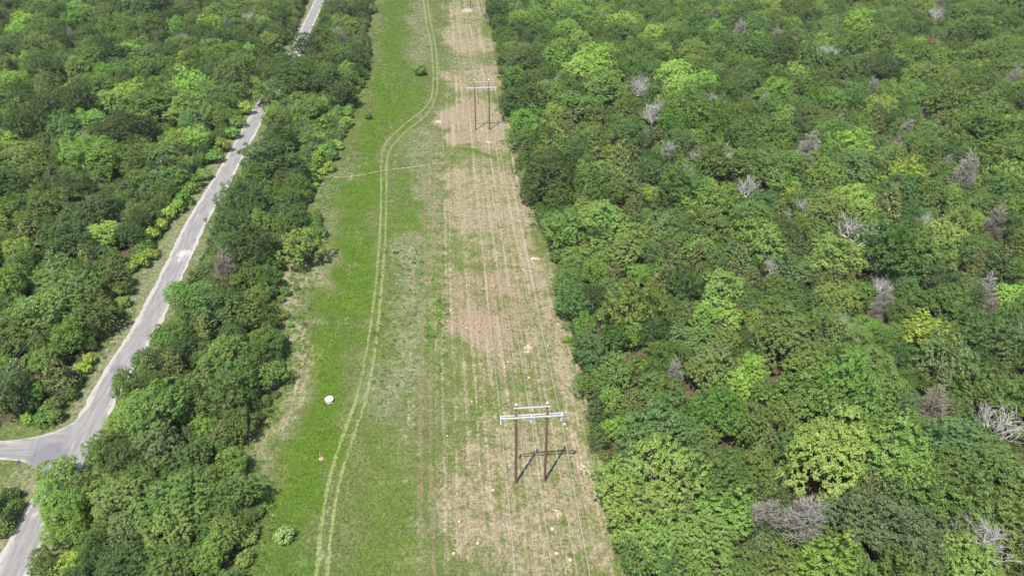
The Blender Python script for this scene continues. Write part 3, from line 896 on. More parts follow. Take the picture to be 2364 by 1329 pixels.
# cut stumps in the tan grass
STUMPS = [(1303, 981, .62, "by the right pole of the nearest pylon, largest pale disc"), (1309, 992, .4, "just below the largest pale disc right of the nearest pylon"),
          (1138, 1131, .5, "left of the nearest pylon's left pole foot"), (1275, 1219, .6, "below the nearest pylon, under the middle wire"),
          (1285, 1276, .55, "near the bottom edge between middle and right wire"), (1316, 1291, .55, "lowest of the row below the nearest pylon"),
          (1060, 1205, .45, "at the left border of the near tan patch"), (1047, 1279, .5, "at the bottom left corner of the near tan patch"),
          (1102, 1255, .45, "in the lower middle of the near tan patch"), (1089, 928, .4, "left of the nearest pylon's crossarm"),
          (1032, 1006, .35, "where green meets the near tan patch"), (1221, 874, .5, "below the sandy spot beyond the nearest pylon"),
          (1040, 716, .5, "white, on the green left of the reddish patch"), (1034, 742, .45, "just below the white one left of the reddish patch"),
          (1077, 760, .45, "inside the reddish patch, left side"), (1040, 581, .4, "above the upper reddish patch"),
          (1042, 623, .35, "at the upper reddish patch's left edge"), (1076, 593, .4, "on the green bar above the upper reddish patch"),
          (1207, 625, .4, "between the middle and right wires beyond the hook-shaped sand"), (1265, 799, .4, "right of the sandy spot, under the right wire"),
          (1288, 752, .45, "near the wood edge above the sandy spot"), (1300, 838, .4, "near the wood edge level with the sandy spot"),
          (1222, 757, .4, "above the sandy spot under the right wire"), (1172, 838, .45, "at the lower right of the reddish patch")]
for i, (u, v, d, lab) in enumerate(STUMPS):
    x, y = at(u, v)
    rr = random.Random(i)
    wob = [1 + rr.uniform(-.14, .14) for _ in range(14)]
    hgt = rr.uniform(.12, .22)
    r = thing("tree_stump", "pale cut stump " + lab, "stump", (x, y, float(gz(x, y))), rr.uniform(0, 6), "cut stumps in the tan grass")
    MB().lathe([(d * .62, -0.05), (d * .56, 0.03), (d * .5, hgt * .6), (d * .49, hgt)], 14, wob=wob).build("stump_side", M['bark'], r)
    MB().lathe([(d * .48, hgt + 0.003), (d * .455, hgt + 0.012)], 14, wob=wob).build("cut_face", M['cutwood'], r)

# ------------------------------------------------------------------ plants: meshes
def leaf_mesh(name, C, N, L, W, mat, rs):
    """one diamond leaf-spray face per row of C (centres), N (normals), L, W"""
    n = len(C)
    N = N / (np.linalg.norm(N, axis=1)[:, None] + 1e-9)
    A = rs.randn(n, 3)
    A -= N * (A * N).sum(1)[:, None]
    A /= np.linalg.norm(A, axis=1)[:, None] + 1e-9
    B = np.cross(N, A)
    L = L[:, None]; W = W[:, None]
    droop = N * (L * 0.22)
    V = np.stack([C - A * L * .5 - droop, C + B * W * .5 + A * L * .08, C + A * L * .5 - droop, C - B * W * .5 + A * L * .08], 1).reshape(-1, 3)
    me = mesh_np(name, V, np.arange(4 * n), 4)
    me.materials.append(mat)
    return me

def sph(rs, n):
    v = rs.randn(n, 3)
    return v / np.linalg.norm(v, axis=1)[:, None]

def spread(rs, n, cand=12, zmin=-0.35):
    """well spread directions on a dome"""
    out = []
    while len(out) < n:
        c = sph(rs, cand * 3)
        c = c[c[:, 2] > zmin]
        if not len(c): continue
        if not out:
            out.append(c[0]); continue
        P = np.array(out)
        d = np.linalg.norm(c[:, None] - P[None], axis=2).min(1)
        out.append(c[d.argmax()])
    return np.array(out)

def branch_mesh(name, segs, mat, n=5):
    q = MB()
    for pts, rad in segs:
        q.tube(pts, rad, n, cap=False)
    return q.mesh(name, mat, True)

def oak_variant(k):
    """broad crown, nominal radius 5 m; returns crown mesh, trunk mesh"""
    rs = np.random.RandomState(100 + k)
    style = k % 4                      # 0 tufted, 1 dense, 2 open, 3 tall
    nl = (44, 62, 36, 50)[style]
    up = (3.3, 3.5, 3.0, 4.6)[style]
    dn = (2.6, 3.2, 2.2, 3.4)[style]
    zc = (4.6, 4.6, 4.6, 5.2)[style]
    D = spread(rs, nl, 10, -0.55)
    ph = rs.rand(6) * 6.28
    low = 1 + 0.20 * np.sin(2 * np.arctan2(D[:, 1], D[:, 0]) + ph[0]) + 0.15 * np.sin(3 * np.arctan2(D[:, 1], D[:, 0]) + ph[1]) + rs.uniform(-.26, .16, nl)
    rad = np.stack([np.full(nl, 4.25), np.full(nl, 4.25), np.where(D[:, 2] > 0, up, dn)], 1)
    LC = D * rad * low[:, None]
    lr = rs.uniform(.95, 1.65, nl) * (1.0, .95, 1.0, .95)[style]
    # some inner lobes
    ni = 12
    Di = spread(rs, ni, 8, -0.2)
    LC = np.vstack([LC, Di * rad[:ni] * 0.55])
    D = np.vstack([D, Di])
    lr = np.concatenate([lr, rs.uniform(1.1, 1.5, ni)])
    C, N, S = [], [], []
    ntuft = (20, 24, 18, 20)[style]
    nleaf = (15, 13, 15, 15)[style]
    for c, d, r in zip(LC, D, lr):
        t = sph(rs, ntuft * 2)
        t = t[(t @ (d * 0.7 + np.array([0, 0, 0.7]))) > -0.25][:ntuft]
        tc = c + t * r * rs.uniform(.72, 1.08, (len(t), 1)) * np.array([1, 1, .78])
        for p, tn in zip(tc, t):
            q = sph(rs, nleaf)
            C.append(p + q * rs.uniform(.10, .38, (nleaf, 1)) * np.array([1, 1, .7]))
            N.append(q * .45 + tn * .60 + np.array([-.12, -.2, .62]) + rs.randn(nleaf, 3) * .24)
            S.append(np.full(nleaf, 1.0))
    C = np.vstack(C); N = np.vstack(N)
    n = len(C)
    C[:, 2] = np.maximum(C[:, 2] + zc, 0.7)
    s = rs.uniform(.17, .31, n) * (1.0, .92, 1.0, .96)[style]
    crown = leaf_mesh("oak_crown", C, N, s, s * rs.uniform(.55, .85, n), M['leaf'], rs)
    segs = []
    bend = rs.uniform(-.35, .35, 2)
    fork = np.array([bend[0], bend[1], 2.2])
    segs.append(([(0, 0, -0.3), (0, 0, 0.1), (bend[0] * .4, bend[1] * .4, 1.1), tuple(fork)], [.36, .31, .26, .24]))
    pick = rs.permutation(nl)[:15]
    for j in pick:
        e = LC[j] + np.array([0, 0, zc])
        m = fork * .45 + e * .55 + rs.uniform(-.45, .45, 3) + np.array([0, 0, -.2])
        segs.append(([tuple(fork - np.array([0, 0, .15])), tuple(m), tuple(e)], [.15, .09, .035]))
    return crown, branch_mesh("oak_trunk", segs, M['bark'], 6)

def cedar_variant(k):
    """red cedar: dense ragged cone, nominal height 7, radius 2.2"""
    rs = np.random.RandomState(300 + k)
    H, R = 7.0, (2.1, 2.5, 1.9, 2.3)[k % 4]
    C, N = [], []
    nb = 210
    zz = 0.5 + (H - 0.7) * (1 - np.sqrt(rs.rand(nb)) * 0.999)
    ang = rs.rand(nb) * 6.283
    for z, a in zip(zz, ang):
        f = (z - .3) / (H - .3)
        r = R * (1 - f) ** 0.72 * (1 + .22 * math.sin(a * 3 + k) + rs.uniform(-.25, .18)) + .12
        d = np.array([math.cos(a), math.sin(a), .35])
        m = 20
        t = rs.uniform(.35, 1.0, m)
        p = np.array([0, 0, z]) + d * (r * t)[:, None] + rs.randn(m, 3) * np.array([.20, .20, .16])
        C.append(p)
        N.append(d * .5 + np.array([0, 0, .5]) + rs.randn(m, 3) * .5)
    C = np.vstack(C); N = np.vstack(N)
    n = len(C)
    s = rs.uniform(.20, .42, n)
    crown = leaf_mesh("cedar_crown", C, N, s, s * rs.uniform(.35, .6, n), M['needle'], rs)
    tr = branch_mesh("cedar_trunk", [([(0, 0, -.3), (0, 0, 1.5), (.05, 0, 4), (0, 0, 6.6)], [.2, .17, .1, .03])] +
                     [([(0, 0, z), (math.cos(a) * .9 * (1 - z / 7.5), math.sin(a) * .9 * (1 - z / 7.5), z + .25), (math.cos(a) * 1.7 * (1 - z / 7.5), math.sin(a) * 1.7 * (1 - z / 7.5), z + .45)], [.05, .035, .015])
                      for z, a in zip(np.linspace(1, 5.5, 12), rs.rand(12) * 6.28)], M['bark'], 5)
    return crown, tr

def shrub_variant(k):
    """low many-stemmed bush, nominal radius 2, height 2.6"""
    rs = np.random.RandomState(500 + k)
    nl = 16 + 3 * (k % 3)
    D = spread(rs, nl, 8, -0.1)
    LC = D * np.array([1.45, 1.45, 1.25]) * rs.uniform(.75, 1.15, (nl, 1)) + np.array([0, 0, 1.05])
    C, N = [], []
    for c, d in zip(LC, D):
        m = 62
        q = sph(rs, m)
        C.append(c + q * rs.uniform(.25, .68, (m, 1)) * np.array([1, 1, .85]))
        N.append(q * .6 + d * .4 + np.array([0, 0, .4]) + rs.randn(m, 3) * .3)
    C = np.vstack(C); N = np.vstack(N)
    C[:, 2] = np.maximum(C[:, 2], .08)
    n = len(C)
    s = rs.uniform(.20, .40, n)
    crown = leaf_mesh("shrub_foliage", C, N, s, s * rs.uniform(.5, .8, n), M['leaf'], rs)
    segs = []
    for j in range(8):
        e = LC[j]
        segs.append(([(rs.uniform(-.15, .15), rs.uniform(-.15, .15), -.1), tuple(e * np.array([.45, .45, .6])), tuple(e)], [.05, .035, .015]))
    return crown, branch_mesh("shrub_stems", segs, M['bark'], 5)

def weed_variant(k):
    """leafy weed clump, radius .5"""
    rs = np.random.RandomState(800 + k)
    m = 70
    a = rs.rand(m) * 6.283
    r = np.sqrt(rs.rand(m)) * .5
    C = np.stack([np.cos(a) * r, np.sin(a) * r, rs.uniform(.05, .42, m) * (1.1 - r)], 1)
    N = np.stack([np.cos(a) * .6, np.sin(a) * .6, np.full(m, .7)], 1) + rs.randn(m, 3) * .35
    s = rs.uniform(.16, .30, m)
    return leaf_mesh("weed_leaves", C, N, s, s * rs.uniform(.35, .7, m), M['leaf'], rs)

def dead_oak_variant(k):
    """bleached leafless tree, nominal radius 5"""
    rs = random.Random(900 + k)
    main, fine = [], []
    def grow(p, d, L, r, lev, out):
        pts = [tuple(p)]
        rad = [r]
        n = 4
        q = Vector(p); dd = Vector(d)
        for i in range(n):
            dd = (dd + Vector((rs.uniform(-.34, .34), rs.uniform(-.34, .34), rs.uniform(-.20, .26)))).normalized()
            q = q + dd * (L / n)
            if q.z < 0.4: q.z = 0.4
            pts.append(tuple(q)); rad.append(r * (1 - .16 * (i + 1)))
        (main if lev < 3 else fine).append((pts, rad))
        if lev >= 4: return
        kids = (5, 4, 4, 3)[lev] if lev else 6
        for j in range(kids):
            f = rs.uniform(.35, 1.0) if lev else rs.uniform(.55, 1.0)
            i = min(int(f * n), n - 1)
            b = Vector(pts[i]).lerp(Vector(pts[i + 1]), f * n - i if f * n - i <= 1 else 1)
            az = rs.uniform(0, 6.283)
            side = Vector((math.cos(az), math.sin(az), rs.uniform(-.15, .7)))
            nd = (dd * .55 + side * .75).normalized()
            grow(b, nd, L * rs.uniform(.55, .80) if lev else L * rs.uniform(1.0, 1.35), r * (.52 if lev else .55), lev + 1, None)
    grow((0, 0, -.2), (rs.uniform(-.15, .15), rs.uniform(-.15, .15), 1), 3.0, .30, 0, None)
    for pts, rad in fine:
        for i in range(len(rad)): rad[i] = max(rad[i], .025)
    return branch_mesh("bare_limbs", main, M['deadwood'], 5), branch_mesh("bare_twigs", fine, M['deadwood'], 3)

def dead_cedar_variant(k):
    """dead cedar: grey cone of fine bare branches, nominal height 7 radius 2.3"""
    rs = random.Random(1200 + k)
    main = [([(0, 0, -.2), (0, 0, 2), (.06, .03, 4.6), (0, 0, 7)], [.16, .13, .08, .02])]
    fine = []
    for i in range(170):
        z = .6 + 6.0 * (1 - math.sqrt(rs.random()))
        a = rs.uniform(0, 6.283)
        L = 2.4 * (1 - z / 7.2) ** .75 * rs.uniform(.7, 1.1) + .2
        d = Vector((math.cos(a), math.sin(a), rs.uniform(.15, .55))).normalized()
        p0 = Vector((0, 0, z)); p1 = p0 + d * L * .5; p2 = p0 + d * L + Vector((0, 0, rs.uniform(-.1, .35)))
        fine.append(([tuple(p0), tuple(p1), tuple(p2)], [.042, .034, .020]))
        for j in range(8):
            f = rs.uniform(.3, .95)
            b = p0 + d * L * f
            e = b + (d * .6 + Vector((rs.uniform(-1, 1), rs.uniform(-1, 1), rs.uniform(-.2, .9)))).normalized() * rs.uniform(.3, .8)
            fine.append(([tuple(b), tuple(b.lerp(e, .5) + Vector((0, 0, rs.uniform(-.05, .1)))), tuple(e)], [.026, .022, .016]))
    return main, fine

OAKS = [oak_variant(k) for k in range(12)]
CEDARS = [cedar_variant(k) for k in range(5)]
SHRUBS = [shrub_variant(k) for k in range(5)]
WEEDS = [weed_variant(k) for k in range(3)]
DEADO = [dead_oak_variant(k) for k in range(6)]
_dc = [dead_cedar_variant(k) for k in range(3)]
DEADC = {}
for mk in ('deadtwig', 'browntwig', 'rusttwig'):
    DEADC[mk] = [(branch_mesh("bare_trunk", m_, M[mk], 5), branch_mesh("bare_twigs", f_, M[mk], 3)) for m_, f_ in _dc]

# colours the plants have (linear albedo) and the word for each
TINT = {
    'green':  ((0.129, 0.212, 0.048), "mid green"),
    'bright': ((0.175, 0.301, 0.054), "bright green"),
    'dark':   ((0.088, 0.143, 0.039), "dark green"),
    'blue':   ((0.115, 0.198, 0.060), "blue-green"),
    'olive':  ((0.145, 0.216, 0.051), "olive"),
    'lolive': ((0.198, 0.293, 0.065), "light olive"),
    'lime':   ((0.254, 0.391, 0.071), "lime green"),
    'pale':   ((0.173, 0.245, 0.085), "grey-green"),
    'yellow': ((0.310, 0.408, 0.064), "yellow-green"),
    'gold':   ((0.359, 0.340, 0.043), "golden yellow"),
    'cedar':  ((0.137, 0.172, 0.054), "brownish olive"),
    'cdark':  ((0.089, 0.130, 0.043), "dark olive"),
    'cblue':  ((0.116, 0.180, 0.070), "bluish green"),
}

# ------------------------------------------------------------------ plants seen singly: (u, v, crown width in photo pixels, colour)
OAK_PX = [
 # right wood, far
 (1143,33,46,'dark'),(1199,45,46,'lime'),(1295,17,56,'lime'),(1345,43,52,'lime'),(1398,33,42,'lime'),(1431,60,58,'lime'),(1468,46,42,'lime'),(1514,76,54,'lime'),
 (1650,80,44,'lime'),(1309,76,52,'bright'),(1179,88,46,'green'),(1232,85,42,'dark'),(1216,134,100,'dark'),(1292,132,76,'lime'),(1362,129,80,'lime'),(1401,132,56,'lime'),
 (1358,158,88,'lime'),(1190,184,56,'bright'),(1398,207,100,'green'),(1557,167,80,'lime'),(1626,189,62,'lime'),(1564,201,80,'lime'),(1590,247,100,'lolive'),(1206,217,112,'dark'),
 (1325,240,90,'green'),(1216,283,70,'bright'),(1211,320,62,'green'),(1458,320,78,'dark'),(1332,350,66,'blue'),(1249,343,72,'dark'),(1262,392,124,'dark'),(1494,409,62,'blue'),
 (1440,120,60,'green'),(1480,150,66,'green'),(1530,110,60,'green'),(1600,110,60,'olive'),(1240,200,60,'dark'),(1280,300,60,'green'),(1370,320,60,'olive'),(1560,290,70,'bright'),
 (2117,103,30,'lime'),(2306,287,90,'yellow'),(2097,406,98,'yellow'),(1962,343,76,'lime'),(1988,308,22,'lime'),(2058,245,36,'lime'),(1922,243,52,'bright'),(1800,88,22,'lime'),
 (1816,376,46,'bright'),(2253,170,36,'lime'),(1826,436,36,'lime'),(1985,383,106,'blue'),(1915,310,88,'green'),(2137,346,72,'green'),(2263,240,112,'olive'),(1796,207,62,'bright'),
 (1866,194,80,'olive'),(1872,134,80,'olive'),(2330,360,112,'green'),(1760,300,90,'olive'),(1740,380,100,'olive'),(1660,300,90,'green'),
 # right wood, middle
 (1292,452,62,'olive'),(1507,455,50,'yellow'),(1230,449,44,'dark'),(1264,502,58,'olive'),(1391,498,98,'lolive'),(1484,505,42,'bright'),(1300,535,88,'lolive'),(1431,574,106,'olive'),
 (1640,468,106,'lolive'),(1646,528,92,'olive'),(1504,601,62,'dark'),(1471,641,46,'bright'),(1650,607,48,'blue'),(1378,627,56,'bright'),(1317,657,78,'green'),(1322,707,70,'blue'),
 (1371,690,62,'dark'),(1418,674,52,'pale'),(1454,720,114,'lolive'),(1514,700,64,'olive'),(1663,670,98,'lolive'),(1623,740,48,'lime'),(1679,733,68,'lime'),(1560,707,42,'blue'),
 (1597,786,72,'olive'),(1646,833,92,'pale'),(1367,816,80,'blue'),(1418,800,64,'green'),(1554,829,80,'green'),(1424,856,88,'lolive'),(1448,780,52,'lime'),(1719,849,48,'lime'),(1736,707,62,'blue'),
 (1330,590,60,'lolive'),(1560,560,70,'olive'),(1580,500,60,'green'),(1350,760,50,'bright'),
 (1826,462,42,'yellow'),(1766,472,72,'blue'),(1971,468,86,'lime'),(1905,485,62,'dark'),(2101,498,62,'blue'),(2157,462,82,'olive'),(2243,521,52,'bright'),(2250,475,72,'olive'),
 (1882,535,72,'green'),(1752,551,108,'lolive'),(1932,601,106,'lolive'),(1832,624,80,'pale'),(2130,584,124,'olive'),(2246,581,72,'blue'),(2329,535,62,'dark'),(2339,687,78,'lime'),
 (2223,667,52,'pale'),(2173,713,92,'green'),(2097,702,62,'green'),(1733,707,62,'blue'),(1839,694,62,'blue'),(2005,760,56,'bright'),(2066,791,34,'gold'),(2144,773,96,'yellow'),
 (1948,776,80,'pale'),(1816,766,140,'olive'),(2180,829,124,'pale'),(2296,783,116,'dark'),(1991,826,104,'green'),(1866,852,98,'lolive'),(1735,866,64,'lime'),
 # right wood, near
 (1526,983,148,'blue'),(1465,1044,62,'blue'),(1416,997,46,'lime'),(1386,896,66,'green'),(1701,906,66,'lime'),(1522,909,98,'green'),(1657,950,106,'bright'),(1522,1085,176,'lolive'),
 (1440,1105,104,'lolive'),(1474,1169,140,'lolive'),(1661,1102,116,'green'),(1674,1186,124,'lolive'),(1507,1237,116,'lolive'),(1539,1301,70,'blue'),(1640,1264,124,'lolive'),
 (1879,1233,82,'green'),(2065,1220,176,'cblue'),(1936,1176,62,'dark'),(1909,1304,130,'lime'),(2092,953,62,'blue'),(2200,1031,106,'blue'),(1920,1034,190,'lolive'),(1825,1044,70,'blue'),
 (2072,1024,164,'lolive'),(1869,922,164,'lolive'),(2038,899,90,'green'),(2274,912,116,'olive'),(2105,1112,116,'lolive'),(2207,1139,170,'olive'),(2291,1071,116,'olive'),(2291,1186,140,'olive'),
 (2342,1118,100,'olive'),(1751,1102,100,'green'),(2224,1311,126,'lolive'),(1590,1030,90,'olive'),(1600,1320,80,'lolive'),(1470,1290,80,'olive'),
 # left wood
 (491,36,40,'bright'),(403,131,26,'lime'),(498,124,46,'bright'),(443,134,46,'yellow'),(440,198,84,'lime'),(305,212,70,'yellow'),(251,236,74,'lolive'),(369,232,106,'green'),(234,205,70,'green'),
 (217,290,62,'lime'),(295,300,108,'cdark'),(372,368,70,'olive'),(406,317,46,'yellow'),(234,361,106,'bright'),(58,361,88,'lolive'),(142,300,80,'blue'),(102,164,70,'dark'),(41,104,70,'dark'),
 (102,87,52,'green'),(183,32,46,'bright'),(281,16,32,'blue'),(339,131,62,'blue'),(234,117,70,'dark'),(508,164,70,'dark'),(162,154,52,'green'),(580,70,40,'green'),(20,250,60,'dark'),
 (179,510,72,'green'),(220,499,90,'dark'),(135,618,80,'pale'),(162,662,114,'olive'),(102,719,106,'lolive'),(51,747,98,'olive'),(217,723,88,'olive'),(162,780,62,'bright'),(34,652,62,'dark'),
 (120,480,80,'olive'),(60,470,70,'green'),(280,470,70,'green'),(300,540,60,'dark'),(30,800,80,'olive'),(100,830,70,'lolive'),(20,890,80,'dark'),(27,930,70,'dark'),(330,420,60,'olive'),
 # belt between road and strip
 (687,171,80,'dark'),(758,192,62,'dark'),(626,374,108,'dark'),(643,324,84,'dark'),(687,432,42,'green'),(555,462,90,'dark'),(592,482,70,'dark'),(653,530,52,'green'),(697,570,84,'lolive'),
 (542,533,88,'dark'),(575,577,98,'dark'),(481,632,48,'pale'),(575,638,70,'olive'),(609,645,62,'green'),(423,686,56,'bright'),(491,713,106,'blue'),(575,723,90,'olive'),(548,784,62,'blue'),
 (393,781,80,'green'),(626,794,62,'green'),(633,867,56,'lolive'),(508,831,106,'lolive'),(339,835,52,'green'),(315,949,80,'bright'),(281,989,62,'lime'),(362,955,52,'blue'),(366,1023,116,'pale'),
 (440,935,80,'olive'),(525,922,106,'olive'),(555,983,70,'olive'),(467,983,52,'lime'),(237,1050,70,'green'),(278,1050,60,'olive'),(447,1064,80,'green'),(538,1070,52,'bright'),(548,1145,80,'green'),
 (136,1094,84,'lime'),(142,1169,98,'bright'),(159,1219,80,'bright'),(244,1138,80,'lolive'),(406,1148,126,'olive'),(389,1213,116,'lolive'),(295,1223,80,'pale'),(528,1236,76,'lolive'),
 (484,1287,76,'bright'),(298,1287,106,'dark'),(217,1257,70,'green'),(102,1307,62,'olive'),(159,1307,50,'yellow'),(406,1307,90,'olive'),(300,900,70,'olive'),(480,1130,80,'olive'),(330,1110,90,'green'),
 (628,207,60,'green'),(641,172,56,'green'),(656,152,50,'dark'),(606,224,40,'lolive'),(664,138,40,'green'),
 (790,120,60,'olive'),(760,90,60,'green'),(800,60,60,'olive'),(780,20,50,'dark'),(820,140,50,'dark'),(640,280,60,'olive'),(700,110,50,'dark'),(790,220,60,'dark'),(720,250,56,'olive'),
]
CEDAR_PX = [
 (1309,277,40,'cedar'),(1388,280,54,'cedar'),(1381,359,50,'cedar'),(1431,363,58,'cedar'),(1471,373,66,'cedar'),(1514,320,46,'cedar'),(1709,108,28,'cedar'),(1420,330,44,'cedar'),(1440,420,56,'cedar'),(1400,410,48,'cedar'),
 (1955,177,46,'cdark'),(1776,101,32,'cedar'),(1998,177,32,'cdark'),(2134,184,46,'cedar'),(1875,277,42,'cedar'),(2160,290,42,'cedar'),(2174,317,42,'cedar'),(2329,310,52,'cedar'),(2289,201,52,'cedar'),
 (1398,452,46,'cedar'),(1454,485,42,'cedar'),(1534,645,60,'cedar'),(1616,594,52,'cedar'),(1560,604,52,'cedar'),(1686,591,46,'cblue'),(1590,660,42,'cedar'),(1580,717,42,'cedar'),(1736,641,42,'cedar'),(1713,608,60,'cedar'),
 (2051,475,74,'cedar'),(2193,508,48,'cedar'),(1846,574,52,'cdark'),(2302,627,66,'cdark'),(1730,647,50,'cedar'),(1380,950,50,'cdark'),(1384,1017,42,'cdark'),(1607,926,48,'cedar'),(1586,1176,64,'cedar'),
 (1749,1274,66,'cdark'),(1407,1152,36,'cdark'),(1424,1206,42,'cdark'),(1757,1274,78,'cdark'),(2028,926,38,'cedar'),(20,158,42,'cedar'),(68,543,68,'cedar'),(200,604,52,'cedar'),(474,757,56,'cedar'),(399,845,58,'cedar'),
 (643,324,60,'cdark'),(1265,130,40,'cdark'),(1520,210,40,'cdark'),(1690,640,44,'cedar'),(1640,760,40,'cedar'),(110,180,40,'cedar'),
]
DEAD_OAK_PX = [(1461,205,64),(1511,258,82),(1547,356,56),(1610,359,44),(1663,369,66),(1722,440,62),(1643,234,34),(1292,184,28),(1899,116,70),(2157,38,46),(1859,485,46),(1988,540,116),(2346,793,50),
               (2318,988,106),(2193,1207,76),(2308,1279,130),(576,43,34),(423,93,32),(460,114,26),(179,324,28),(2044,670,50),(785,78,34),(1775,640,26),(1945,768,44),(2130,530,34)]
DEAD_CEDAR_PX = [(1588,425,50,'deadtwig'),(1706,72,30,'deadtwig'),(1462,68,20,'deadtwig'),(1388,45,22,'deadtwig'),(1199,20,22,'deadtwig'),(1494,318,26,'deadtwig'),(1269,227,36,'browntwig'),
                 (2001,81,20,'deadtwig'),(2018,201,28,'deadtwig'),(2339,187,46,'deadtwig'),(1862,343,52,'deadtwig'),(1862,388,40,'browntwig'),(2223,400,56,'deadtwig'),(2173,386,32,'deadtwig'),(2091,300,32,'deadtwig'),
                 (2067,340,30,'browntwig'),(1932,287,20,'deadtwig'),(1763,240,30,'deadtwig'),(1793,85,24,'deadtwig'),(2124,267,24,'deadtwig'),(2356,234,22,'deadtwig'),(2150,105,26,'rusttwig'),(1958,62,18,'rusttwig'),
                 (2101,370,28,'rusttwig'),(2167,12,28,'browntwig'),(1643,45,28,'browntwig'),(2296,522,60,'browntwig'),(1809,515,34,'deadtwig'),(2046,690,48,'deadtwig'),(2018,733,34,'browntwig'),(2273,670,50,'deadtwig'),
                 (2276,727,48,'browntwig'),(1852,1193,100,'deadtwig'),(1768,1200,44,'deadtwig'),(1967,1267,50,'browntwig'),(2156,939,64,'browntwig'),(1742,1213,40,'deadtwig'),(521,625,58,'browntwig'),(521,679,34,'rusttwig'),
                 (162,87,24,'deadtwig'),(251,252,22,'deadtwig'),(179,428,26,'deadtwig'),(525,60,22,'deadtwig'),(1150,78,20,'rusttwig'),(1188,70,20,'rusttwig'),(790,95,30,'browntwig'),(1560,880,30,'deadtwig')]
SHRUB_PX = [
 (372,518,40,'yellow',"beside the straight road"),(352,540,40,'yellow',"beside the straight road"),(390,495,40,'lime',"beside the straight road"),(325,602,44,'yellow',"beside the straight road"),(345,585,40,'yellow',"beside the straight road"),
 (300,615,36,'lime',"beside the straight road"),(423,462,46,'bright',"beside the straight road"),(190,846,44,'yellow',"on the near roadside verge"),(205,830,36,'yellow',"on the near roadside verge"),(176,794,46,'bright',"on the near roadside verge"),
 (284,694,42,'lolive',"alone on the verge"),(272,722,36,'lolive',"alone on the verge"),(338,577,48,'green',"beside the straight road"),(440,435,40,'bright',"beside the straight road"),(470,400,44,'lolive',"beside the straight road"),
 (455,420,40,'green',"beside the straight road"),(495,360,44,'bright',"beside the straight road"),(515,335,44,'lolive',"beside the straight road"),(535,305,44,'bright',"beside the straight road"),(550,280,40,'lolive',"beside the straight road"),
 (565,250,42,'lime',"beside the straight road"),(575,215,44,'lolive',"beside the straight road"),(590,190,44,'bright',"beside the straight road"),(560,190,40,'lolive',"beside the straight road"),(410,480,40,'lime',"beside the straight road"),
 (707,506,44,'yellow',"at the strip's left edge"),(725,520,36,'lime',"at the strip's left edge"),(690,500,36,'lolive',"at the strip's left edge"),(655,535,44,'lolive',"at the strip's left edge"),
 (650,728,34,'lolive',"at the strip's left edge"),(657,672,30,'olive',"at the strip's left edge"),(684,664,17,'green',"out on the pale grass"),(670,750,19,'bright',"out on the pale grass"),(648,690,26,'lolive',"at the strip's left edge"),
 (613,949,32,'olive',"at the strip's left edge"),(596,1182,36,'green',"at the strip's left edge"),(572,1245,48,'lolive',"at the strip's left edge"),(566,1290,48,'lolive',"at the strip's left edge"),(580,1225,40,'olive',"at the strip's left edge"),
 (112,945,50,'lolive',"below near utility pole"),(95,965,44,'bright',"below near utility pole"),(125,960,44,'lolive',"below near utility pole"),(162,911,36,'olive',"below near utility pole"),(62,968,36,'lime',"below near utility pole"),
 (24,1140,52,'dark',"in bottom left corner"),(30,1170,52,'green',"in bottom left corner"),(18,1200,52,'dark',"in bottom left corner"),(6,1225,50,'green',"in bottom left corner"),(-10,1170,60,'dark',"in bottom left corner"),
 (727,262,40,'lime',"in brush left of strip"),(745,285,42,'bright',"in brush left of strip"),(770,268,38,'lolive',"in brush left of strip"),(710,300,40,'pale',"in brush left of strip"),(740,320,42,'bright',"in brush left of strip"),
 (765,310,36,'lolive',"in brush left of strip"),(720,345,42,'pale',"in brush left of strip"),(750,350,44,'bright',"in brush left of strip"),(780,335,32,'lime',"in brush left of strip"),(735,375,40,'bright',"in brush left of strip"),
 (760,385,32,'lime',"in brush left of strip"),(710,390,40,'lime',"in brush left of strip"),(725,410,34,'lime',"in brush left of strip"),(700,330,40,'lolive',"in brush left of strip"),(805,250,28,'lime',"in brush left of strip"),
 (815,222,28,'lime',"in brush left of strip"),(800,200,30,'yellow',"in brush left of strip"),(790,300,28,'pale',"in brush left of strip"),(850,268,20,'pale',"out on green grass"),(690,260,40,'pale',"in brush left of strip"),
 (680,230,44,'olive',"in brush left of strip"),(660,300,44,'pale',"in brush left of strip"),(640,250,44,'lolive',"in brush left of strip"),(860,20,26,'olive',"at strip's far corner"),(845,55,26,'olive',"at strip's far corner"),
 (1405,1090,36,'lime',"at the right wood's foot"),(1396,1050,30,'olive',"at the right wood's foot"),(1338,870,26,'green',"at the right wood's foot"),(1300,690,26,'bright',"at the right wood's foot"),(1420,1130,30,'lime',"at the right wood's foot"),
]
LONE = [("lone_shrub", 970, 162, 34, 'green', 2, "round green bush standing alone beside the far wheel tracks", 1.15),
        ("lone_shrub", 655, 1231, 54, 'pale', 1, "pale grey-green bush standing alone in the near grass", 0.9),
        ("lone_shrub", 940, 906, 17, 'lolive', 0, "small low bush in the middle of the mown strip", 0.55)]

plants = []
GRID = {}
def gkey(x, y): return (int(x // 8), int(y // 8))
def crowded(x, y, r, f):
    kx, ky = gkey(x, y)
    for i in range(kx - 2, kx + 3):
        for j in range(ky - 2, ky + 3):
            for (px, py, pr) in GRID.get((i, j), ()):
                if (px - x) ** 2 + (py - y) ** 2 < (f * (pr + r)) ** 2:
                    return True
    return False
def put(kind, x, y, D, tint, zs=1.0, extra=None, solid=True):
    plants.append(dict(kind=kind, x=x, y=y, D=D, tint=tint, zs=zs, extra=extra))
    if solid:
        GRID.setdefault(gkey(x, y), []).append((x, y, D / 2))

